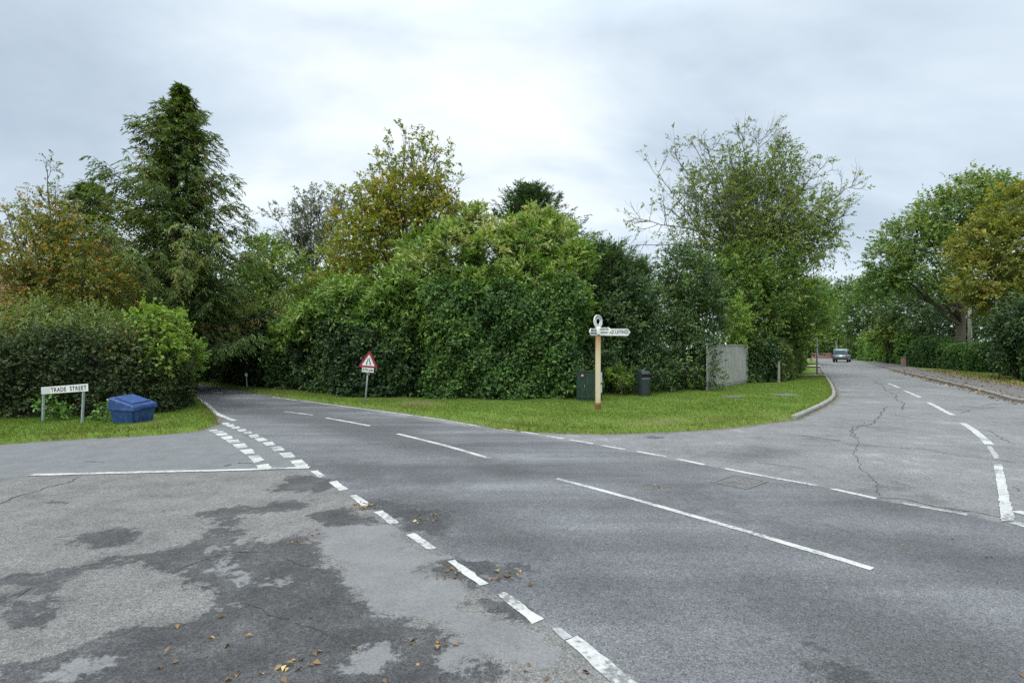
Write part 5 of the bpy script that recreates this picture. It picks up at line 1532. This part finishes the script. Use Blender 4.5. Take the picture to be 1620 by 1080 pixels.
# ------------------------------------------------------------------ board fence
f0, f1 = Vector((*G(1118, 618, VZ), VZ)), Vector((*G(1181, 605.5, VZ), VZ))
fd = f1 - f0; fl = fd.length
fence = empty('board_fence', f0, math.atan2(fd.y, fd.x), 'weathered grey vertical board fence panel beside the holly', 'fence')
rgf = random.Random(3)
bd = MB(); x = 0.0
while x < fl - .05:
    w = .125
    bd.box(x, x + w - .016, -.012 + rgf.uniform(-.010, .006), .012, .17, 1.80 + rgf.uniform(-.006, .006))
    x += w
bd.build('boards', FENCE, fence)
MB().box(-.05, fl + .02, -.045, .045, 1.812, 1.85, bev=.006).build('capping_rail', FENCE, fence)
MB().box(0, fl, .014, .05, .4, .5).box(0, fl, .014, .05, 1.45, 1.55).build('rail', TWIG, fence)
MB().box(0, fl, -.018, .03, -.06, .165).build('gravel_board', CONCRETE, fence)
for px_ in (fl + .06,):
    MB().box(px_ - .05, px_ + .05, -.05, .05, -.1, 1.9, bev=.008).build('post', FENCE, fence)
MB().box(fl - .10, fl - .04, -.05, -.02, 1.05, 1.17, bev=.006).build('latch', BLACK, fence)
wx2, wy2 = G(1232, 605, VZ)
wp = MB().box(-.05, .05, -.05, .05, -.1, 1.0 * 55 * wy2 / F * .62, bev=.01).build('wooden_post', WOODPOST); wp.location = (wx2, wy2, VZ)
tag(wp, 'pale square wooden post between the dark hedge and the yellowish hedge', 'post')
wx2, wy2 = G(391, 613, VZ)
mp_ = empty('reflector_post', (wx2, wy2, VZ), label='small white topped marker post on the far verge of the narrow road', cat='marker post', rot=(0, R(-4), 0))
MB().tube([(0, 0, -.1), (0, 0, .5)], .025, 8).build('stake', SIGNPOST_GREY, mp_)
MB().box(-.055, .055, -.02, .02, .5, .62, bev=.01).build('plate', WHITE, mp_)

# ------------------------------------------------------------------ bus stop pole
sx_, sy_ = G(1292.5, 592, VZ)
bs = empty('bus_stop', (sx_, sy_, VZ), 0, 'tall grey bus stop pole with small white flags on the lane verge', 'bus stop')
MB().tube([(0, 0, -.1), (0, 0, 68 * sy_ / F)], .05, 12).build('pole', GALV, bs, smooth=True)
zt = 68 * sy_ / F
fl1 = MB().box(-.43, -.045, -.02, .02, zt - .35, zt - .08, bev=.008).build('flag', WHITE, bs)
MB().box(-.40, -.08, -.023, -.0205, zt - .27, zt - .23).box(-.40, -.16, -.023, -.0205, zt - .20, zt - .17).build('printed_lines', BLACK, fl1)
MB().box(-.47, -.045, -.02, .02, zt - .50, zt - .40, bev=.006).build('route_plate', WHITE, bs)

# ------------------------------------------------------------------ poles and cable on the right
tp_ = empty('telegraph_pole', (*(W(1534, 600, 41)[:2]), VZ), 0, 'weathered wooden telegraph pole beside the big oak trunk', 'telegraph pole')
MB().tube([(0, 0, -.2), (0, 0, 7.2)], [.135, .10], 14).build('shaft', WOODPOST, tp_, smooth=True)
MB().box(-.45, .45, -.2, -.13, 6.7, 6.8, bev=.01).build('crossarm', WOODPOST, tp_)
MB().box(-.03, .03, -.19, -.16, 2.6, 3.3, bev=.01).build('cable_guard', GALV, tp_)
tp2 = empty('telegraph_pole', (*(W(1405, 600, 75)[:2]), VZ), 0, 'thin far telegraph pole rising behind the bright laurel hedge', 'telegraph pole')
MB().tube([(0, 0, -.2), (0, 0, 6.3)], [.16, .12], 10).build('shaft', WOODPOST, tp2, smooth=True)
MB().box(-.5, .5, -.2, -.12, 5.9, 6.0).build('crossarm', WOODPOST, tp2)
tp3 = empty('lamp_column', (*(W(1323, 600, 104)[:2]), VZ), 0, 'pale post standing directly behind the parked vehicle', 'post')
MB().tube([(0, 0, -.2), (0, 0, 3.1)], [.10, .09], 10).build('shaft', SIGNPOST_GREY, tp3)
MB().box(-.25, .25, -.12, .12, 3.1, 3.3, bev=.03).build('cap', SIGNPOST_GREY, tp3)
a = Vector((*W(1405, 600, 75)[:2], 6.1)); b = Vector((*W(1534, 600, 41)[:2], 6.85))
cab_pts = [a.lerp(b, i / 20) - Vector((0, 0, 1.0 * math.sin(math.pi * i / 20))) for i in range(21)]
cb_ = MB().tube(cab_pts, .012, 5).build('overhead_cable', BLACK)
tag(cb_, 'thin cable slung between the two telegraph poles', 'cable')

# brick gate pier and end wall
gx_, gy_ = G(1431, 579, .09)
gp_ = empty('gate_pier', (gx_, gy_, .07), R(30), 'short pale brick gate pier at the end of the bright laurel hedge', 'gate pier')
MB().box(-.23, .23, -.23, .23, 0, .85).build('shaft', BRICK_PLAIN, gp_)
MB().box(-.28, .28, -.28, .28, .85, .94, bev=.02).build('cap', CONCRETE, gp_)
ew = empty('brick_wall', (*W(1303, 600, 104)[:2], VZ), R(-5), 'low red brick garden wall closing the end of the lane', 'wall')
MB().box(-2.2, 1.4, -.12, .12, -.1, .95).build('brickwork', BRICK, ew)
MB().box(-2.25, 1.45, -.16, .16, .95, 1.03, bev=.02).build('coping', CONCRETE, ew)
hedge('hedge', 'clipped hedge behind the low brick wall at the end of the lane', [W(1270, 600, 108)[:2], W(1335, 600, 107)[:2], W(1375, 600, 106)[:2]], 1.5, 1.9, LM['dark'], 22, dens=40, ll=.24, lw=.15, tint=.6)

# ------------------------------------------------------------------ the vehicle on the lane
vx, vy = G(1332, 572.5)
van = empty('parked_car', (vx, vy, 0), -math.atan2(vx, vy) - R(6), 'boxy silver blue estate car seen from behind on the lane', 'car')
SILVER = mat('silver_blue_paint', (.30, .36, .39), .3, .35, var=.06)
TYRE = mat('tyre_rubber', (.015, .015, .016), .8, var=.1)
DARKP = mat('dark_trim', (.02, .02, .022), .6, var=.1)
LAMP = mat('tail_lamp_red', (.30, .02, .02), .3, var=.1)


def loft(name, m, parent, secs, bev=.04):
    """body from cross sections along y: (y, half width bottom, half width top, z0, z1)"""
    bm = bmesh.new(); rows_ = []
    for (y, wb, wt, z0, z1) in secs:
        rows_.append([bm.verts.new(q) for q in ((-wb, y, z0), (wb, y, z0), (wt, y, z1), (-wt, y, z1))])
    for r0, r1 in zip(rows_[:-1], rows_[1:]):
        for i in range(4): bm.faces.new((r0[i], r0[(i + 1) % 4], r1[(i + 1) % 4], r1[i]))
    bm.faces.new(rows_[0][::-1]); bm.faces.new(rows_[-1])
    bmesh.ops.recalc_face_normals(bm, faces=bm.faces[:])
    bmesh.ops.bevel(bm, geom=bm.edges[:], offset=bev, segments=3, affect='EDGES')
    me = bpy.data.meshes.new(name); bm.to_mesh(me); bm.free()
    return link_mesh(name, me, m, parent, smooth=True)


loft('body', SILVER, van, [(-2.15, .86, .90, .42, 1.02), (-1.9, .90, .92, .36, 1.04), (1.2, .90, .92, .34, 1.04), (1.95, .86, .84, .38, .92), (2.15, .80, .78, .42, .84)], .05)
loft('cabin', SILVER, van, [(-2.08, .86, .74, 1.0, 1.72), (-1.7, .88, .76, 1.0, 1.80), (.3, .88, .76, 1.0, 1.79), (1.0, .84, .70, 1.0, 1.20)], .05)
MB().add([(-.70, -2.085, 1.10), (.70, -2.085, 1.10), (.62, -2.055, 1.60), (-.62, -2.055, 1.60), (-.70, -2.12, 1.10), (.70, -2.12, 1.10), (.62, -2.085, 1.60), (-.62, -2.085, 1.60)], [(4, 5, 6, 7), (0, 3, 2, 1), (4, 0, 1, 5), (7, 6, 2, 3), (4, 7, 3, 0), (5, 1, 2, 6)]).build('rear_window', mat('rear_glass', (.10, .14, .16), .15, var=.1), van)
for s in (-1, 1):
    MB().box(s * .86 - .025, s * .86 + .025, -1.6, .3, 1.12, 1.55).build('side_window', GLASS, van)
    MB().box(s * .77 - .07, s * .77 + .07, -2.19, -2.12, .72, .98, bev=.015).build('tail_lamp', LAMP, van)
    MB().box(s * 1.02 - .08, s * 1.02 + .08, .55, .65, 1.05, 1.22, bev=.03).build('door_mirror', DARKP, van)
    for yy in (-1.35, 1.35):
        wh = empty('wheel', (s * .80, yy, .33)); wh.parent = van
        MB().tube([(-.11, 0, 0), (-.09, 0, 0), (.09, 0, 0), (.11, 0, 0)], [.29, .33, .33, .29], 20).build('tyre', TYRE, wh)
        MB().tube([(-.115, 0, 0), (.115, 0, 0)], .19, 16).build('rim', GALV, wh)
MB().box(-.88, .88, -2.25, -2.12, .40, .60, bev=.03).build('bumper', DARKP, van)
MB().box(-.26, .26, -2.268, -2.252, .63, .74).build('number_plate', mat('rear_plate', (.30, .27, .15), .5, var=.05), van)

# ------------------------------------------------------------------ drain cover in the road
q = [Vector((*G(*p_), 0)) for p_ in ((1127, 760.6), (1159, 752.7), (1217, 763.4), (1177, 772.6))]
ctr = sum(q, Vector()) / 4
dc = empty('drain_cover', (ctr.x, ctr.y, .0), math.atan2(q[2].y - q[1].y, q[2].x - q[1].x), 'iron drain cover with diagonal ribs set in the road surface', 'drain cover')
IRON = mat('cast_iron', (.13, .125, .12), .7, .3, var=.3, scale=14, dirt=(.17, .16, .145), dirt_amt=.5)
w2, h2 = (q[2] - q[1]).length / 2, (q[1] - q[0]).length / 2
h2 = max(h2, .3)
fr = MB()
fr.box(-w2, w2, -h2, -h2 + .05, -.02, .008).box(-w2, w2, h2 - .05, h2, -.02, .008).box(-w2, -w2 + .05, -h2 + .05, h2 - .05, -.02, .008).box(w2 - .05, w2, -h2 + .05, h2 - .05, -.02, .008)
fr.build('frame', IRON, dc)
rbs = MB(); rbs.box(-w2 + .06, w2 - .06, -h2 + .06, h2 - .06, -.02, .0055)
for i in range(-5, 6):
    for s in (-1, 1):
        x0 = i * .075
        if abs(x0) < w2 - .14: rbs.box(-.012, .012, -h2 * .36, h2 * .36, .0055, .0095, M=Matrix.Translation((x0, s * h2 * .45, 0)) @ Matrix.Rotation(R(32 * s), 4, 'Z'))
rbs.build('grating', IRON, dc)

# ------------------------------------------------------------------ small iron covers in the verge
for (px_, py_, lab) in ((1161, 628, 'small iron cover in the grass nearer the board fence'), (1242, 625, 'small iron cover in the grass nearer the curved kerb')):
    q_ = G(px_, py_, VZ)
    ic = empty('inspection_cover', (q_[0], q_[1], VZ), R(12), lab, 'cover', 'iron covers set in the grass verge')
    MB().box(-.32, .32, -.24, .24, -.03, .034).build('frame', CONCRETE, ic)
    MB().box(-.26, .26, -.18, .18, -.02, .040).build('plate', IRON, ic)

# ------------------------------------------------------------------ grass
def grass(outline, n, seed, ymax, xr, yr, hmin=.03, hmax=.07, edge_tint=.25, bare=()):
    rg = np.random.default_rng(seed)
    o = np.asarray(outline, float)
    P = []
    got = 0
    while got < n:
        m_ = n * 2
        # nearer ground carries more blades
        y = yr[0] + (yr[1] - yr[0]) * rg.uniform(0, 1, m_) ** 1.7
        x = rg.uniform(xr[0], xr[1], m_)
        s = sdf(x, y, o)
        k = s > -.02 - .14 * rg.uniform(0, 1, m_) ** 3 * (np.sin(x * 7.1) * np.sin(y * 5.3 + x) > -.1)
        for (bx, by, br, ba) in bare:
            k &= ~((np.hypot(x - bx, y - by) < br * rg.uniform(.2, 1.3, m_)) & (rg.uniform(0, 1, m_) < ba * .85))
        P.append(np.column_stack([x[k], y[k], s[k]])); got += k.sum()
    P = np.concatenate(P)[:n]
    x, y, s = P.T
    z = VZ * np.clip(s / .16, 0, 1) ** .7
    big = .5 + .28 * np.sin(x * 1.1 + y * .7) * np.sin(y * 1.3 - x * .4) + .22 * np.sin(x * 3.3 + 1) * np.sin(y * 2.9)
    t = np.clip(.38 + .42 * (big - .5) + rg.normal(0, .19, n) + edge_tint * np.clip(1 - s / .75, 0, 1) * rg.uniform(0, 1.5, n) + (rg.uniform(0, 1, n) < .035) * .5, 0, 1)
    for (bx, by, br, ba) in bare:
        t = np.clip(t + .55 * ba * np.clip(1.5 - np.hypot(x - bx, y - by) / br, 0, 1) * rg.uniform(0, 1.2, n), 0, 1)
    L = rg.uniform(hmin, hmax, n) * (.75 + .6 * big) * np.where(s < .2, 1.25, 1)
    far = np.clip(y / 16, .8, 2.4)
    D = UP * 1.0 + rg.normal(0, .45, (n, 3)); D[:, 2] = np.abs(D[:, 2])
    lv = Leaves()
    lv.add(np.column_stack([x, y, z - .006]), D, rg.normal(0, 1, (n, 3)) + np.array([0, -.6, .5]), L, .0065 * far, t)
    return tag(lv.build('grass', LM['grass'], fold=.12, curl=.25), kind='stuff')


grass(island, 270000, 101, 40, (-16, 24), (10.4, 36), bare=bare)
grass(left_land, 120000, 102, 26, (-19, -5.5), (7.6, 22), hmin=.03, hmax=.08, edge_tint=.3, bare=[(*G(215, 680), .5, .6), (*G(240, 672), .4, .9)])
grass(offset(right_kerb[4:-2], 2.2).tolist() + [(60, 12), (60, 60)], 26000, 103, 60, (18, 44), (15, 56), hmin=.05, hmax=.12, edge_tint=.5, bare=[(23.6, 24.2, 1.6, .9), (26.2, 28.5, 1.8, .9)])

# ------------------------------------------------------------------ fallen leaves
def litter(spots, seed, ll=.055):
    """spots: (x, y, z, radius, count)"""
    rg = np.random.default_rng(seed)
    P, T = [], []
    for (x, y, z, r_, n) in spots:
        a = rg.uniform(0, 2 * np.pi, n); q = r_ * rg.uniform(0, 1, n) ** .6
        P.append(np.column_stack([x + q * np.cos(a), y + q * np.sin(a), np.full(n, z) + rg.uniform(.004, .014, n)]))
        T.append(np.clip(rg.normal(.48, .25, n), 0, 1))
    P = np.concatenate(P); T = np.concatenate(T); n = len(P)
    D = rg.normal(0, 1, (n, 3)); D[:, 2] *= .18
    s = rg.uniform(.6, 1.3, n)
    lv = Leaves()
    lv.add(P, D, UP + rg.normal(0, .28, (n, 3)), ll * s, ll * .62 * s, T)
    return tag(lv.build('fallen_leaves', LM['litter'], fold=.18, curl=.2), kind='stuff')


spots = []
def px_spot(px, py, n, r_=.06, z=0.0): spots.append((*G(px, py, z), z, r_, n))
for (x, y, n, r_) in ((805, 820, 2, .02), (935, 875, 1, .01), (740, 957, 1, .01), (720, 1020, 1, .01), (1010, 925, 1, .01), (1100, 880, 1, .01), (1340, 1000, 5, .09), (1290, 1000, 3, .06), (1350, 1025, 2, .04), (1190, 1048, 1, .01), (1040, 1045, 2, .03), (1045, 1072, 2, .03), (1270, 1060, 1, .01), (1415, 945, 1, .01), (1385, 790, 2, .04), (1330, 455, 4, .12), (1395, 410, 2, .05), (925, 972, 1, .01), (800, 985, 1, .01), (975, 790, 1, .01)):
    px_spot(x * .3518, 700 + y * .3518, n, r_)
for (x, y, n, r_) in ((650, 825, 2, .02), (770, 845, 3, .05), (690, 910, 1, .01), (815, 830, 2, .03), (535, 985, 1, .01), (1400, 960, 2, .02), (1225, 975, 1, .01), (1120, 950, 1, .01), (1135, 920, 1, .01), (450, 262, 26, .14), (475, 268, 16, .10), (825, 545, 10, .12), (1050, 540, 10, .14), (1000, 562, 3, .05), (1130, 590, 1, .01), (400, 848, 1, .01), (260, 870, 1, .01), (715, 315, 22, .16), (240, 380, 4, .12), (180, 415, 4, .1), (1297, 985, 1, .01)):
    px_spot(400 + x * .3827, 700 + y * .3827, n, r_)
for (x, y, n, r_) in ((1270, 510, 1, .01), (1285, 632, 1, .01), (1545, 1045, 1, .01), (1390, 580, 2, .1), (1215, 380, 3, .05), (1520, 310, 6, .15), (1085, 535, 1, .01), (600, 30, 8, .3), (100, 305, 14, .2)):
    px_spot(1000 + x * .3982, 650 + y * .3982, n, r_)
for (x, y, n, r_) in ((660, 642, 110, .55), (690, 636, 60, .4), (600, 632, 40, .8), (540, 630, 30, .9), (480, 622, 30, .9), (1060, 672, 16, .7), (1210, 664, 40, .7), (1150, 672, 24, .8), (1240, 658, 26, .4), (215, 676, 26, .5), (250, 668, 24, .4), (120, 690, 10, 1.), (880, 645, 14, .8), (900, 640, 14, .6), (1000, 650, 6, 1.5), (1100, 640, 6, 1.5), (1307, 640, 14, .3)):
    px_spot(x, y, n, r_, VZ)
litter(spots, 201, ll=.040)
sp2 = []
rk = densify(right_kerb[4:-2], .6)
rgl = np.random.default_rng(8)
for (x, y), (ix, iy), (jx, jy) in zip(rk, offset(rk, 1.9), offset(rk, 3.2)):
    if y > 14:
        sp2.append((x - .25, y - .12, .0, .35, 14)); sp2.append((x + .4, y + .1, .12, .5, 5))
        sp2.append((ix, iy, .12, .8, 22)); sp2.append((jx, jy, .11, 1.1, 22))
litter(sp2, 202, ll=.11)
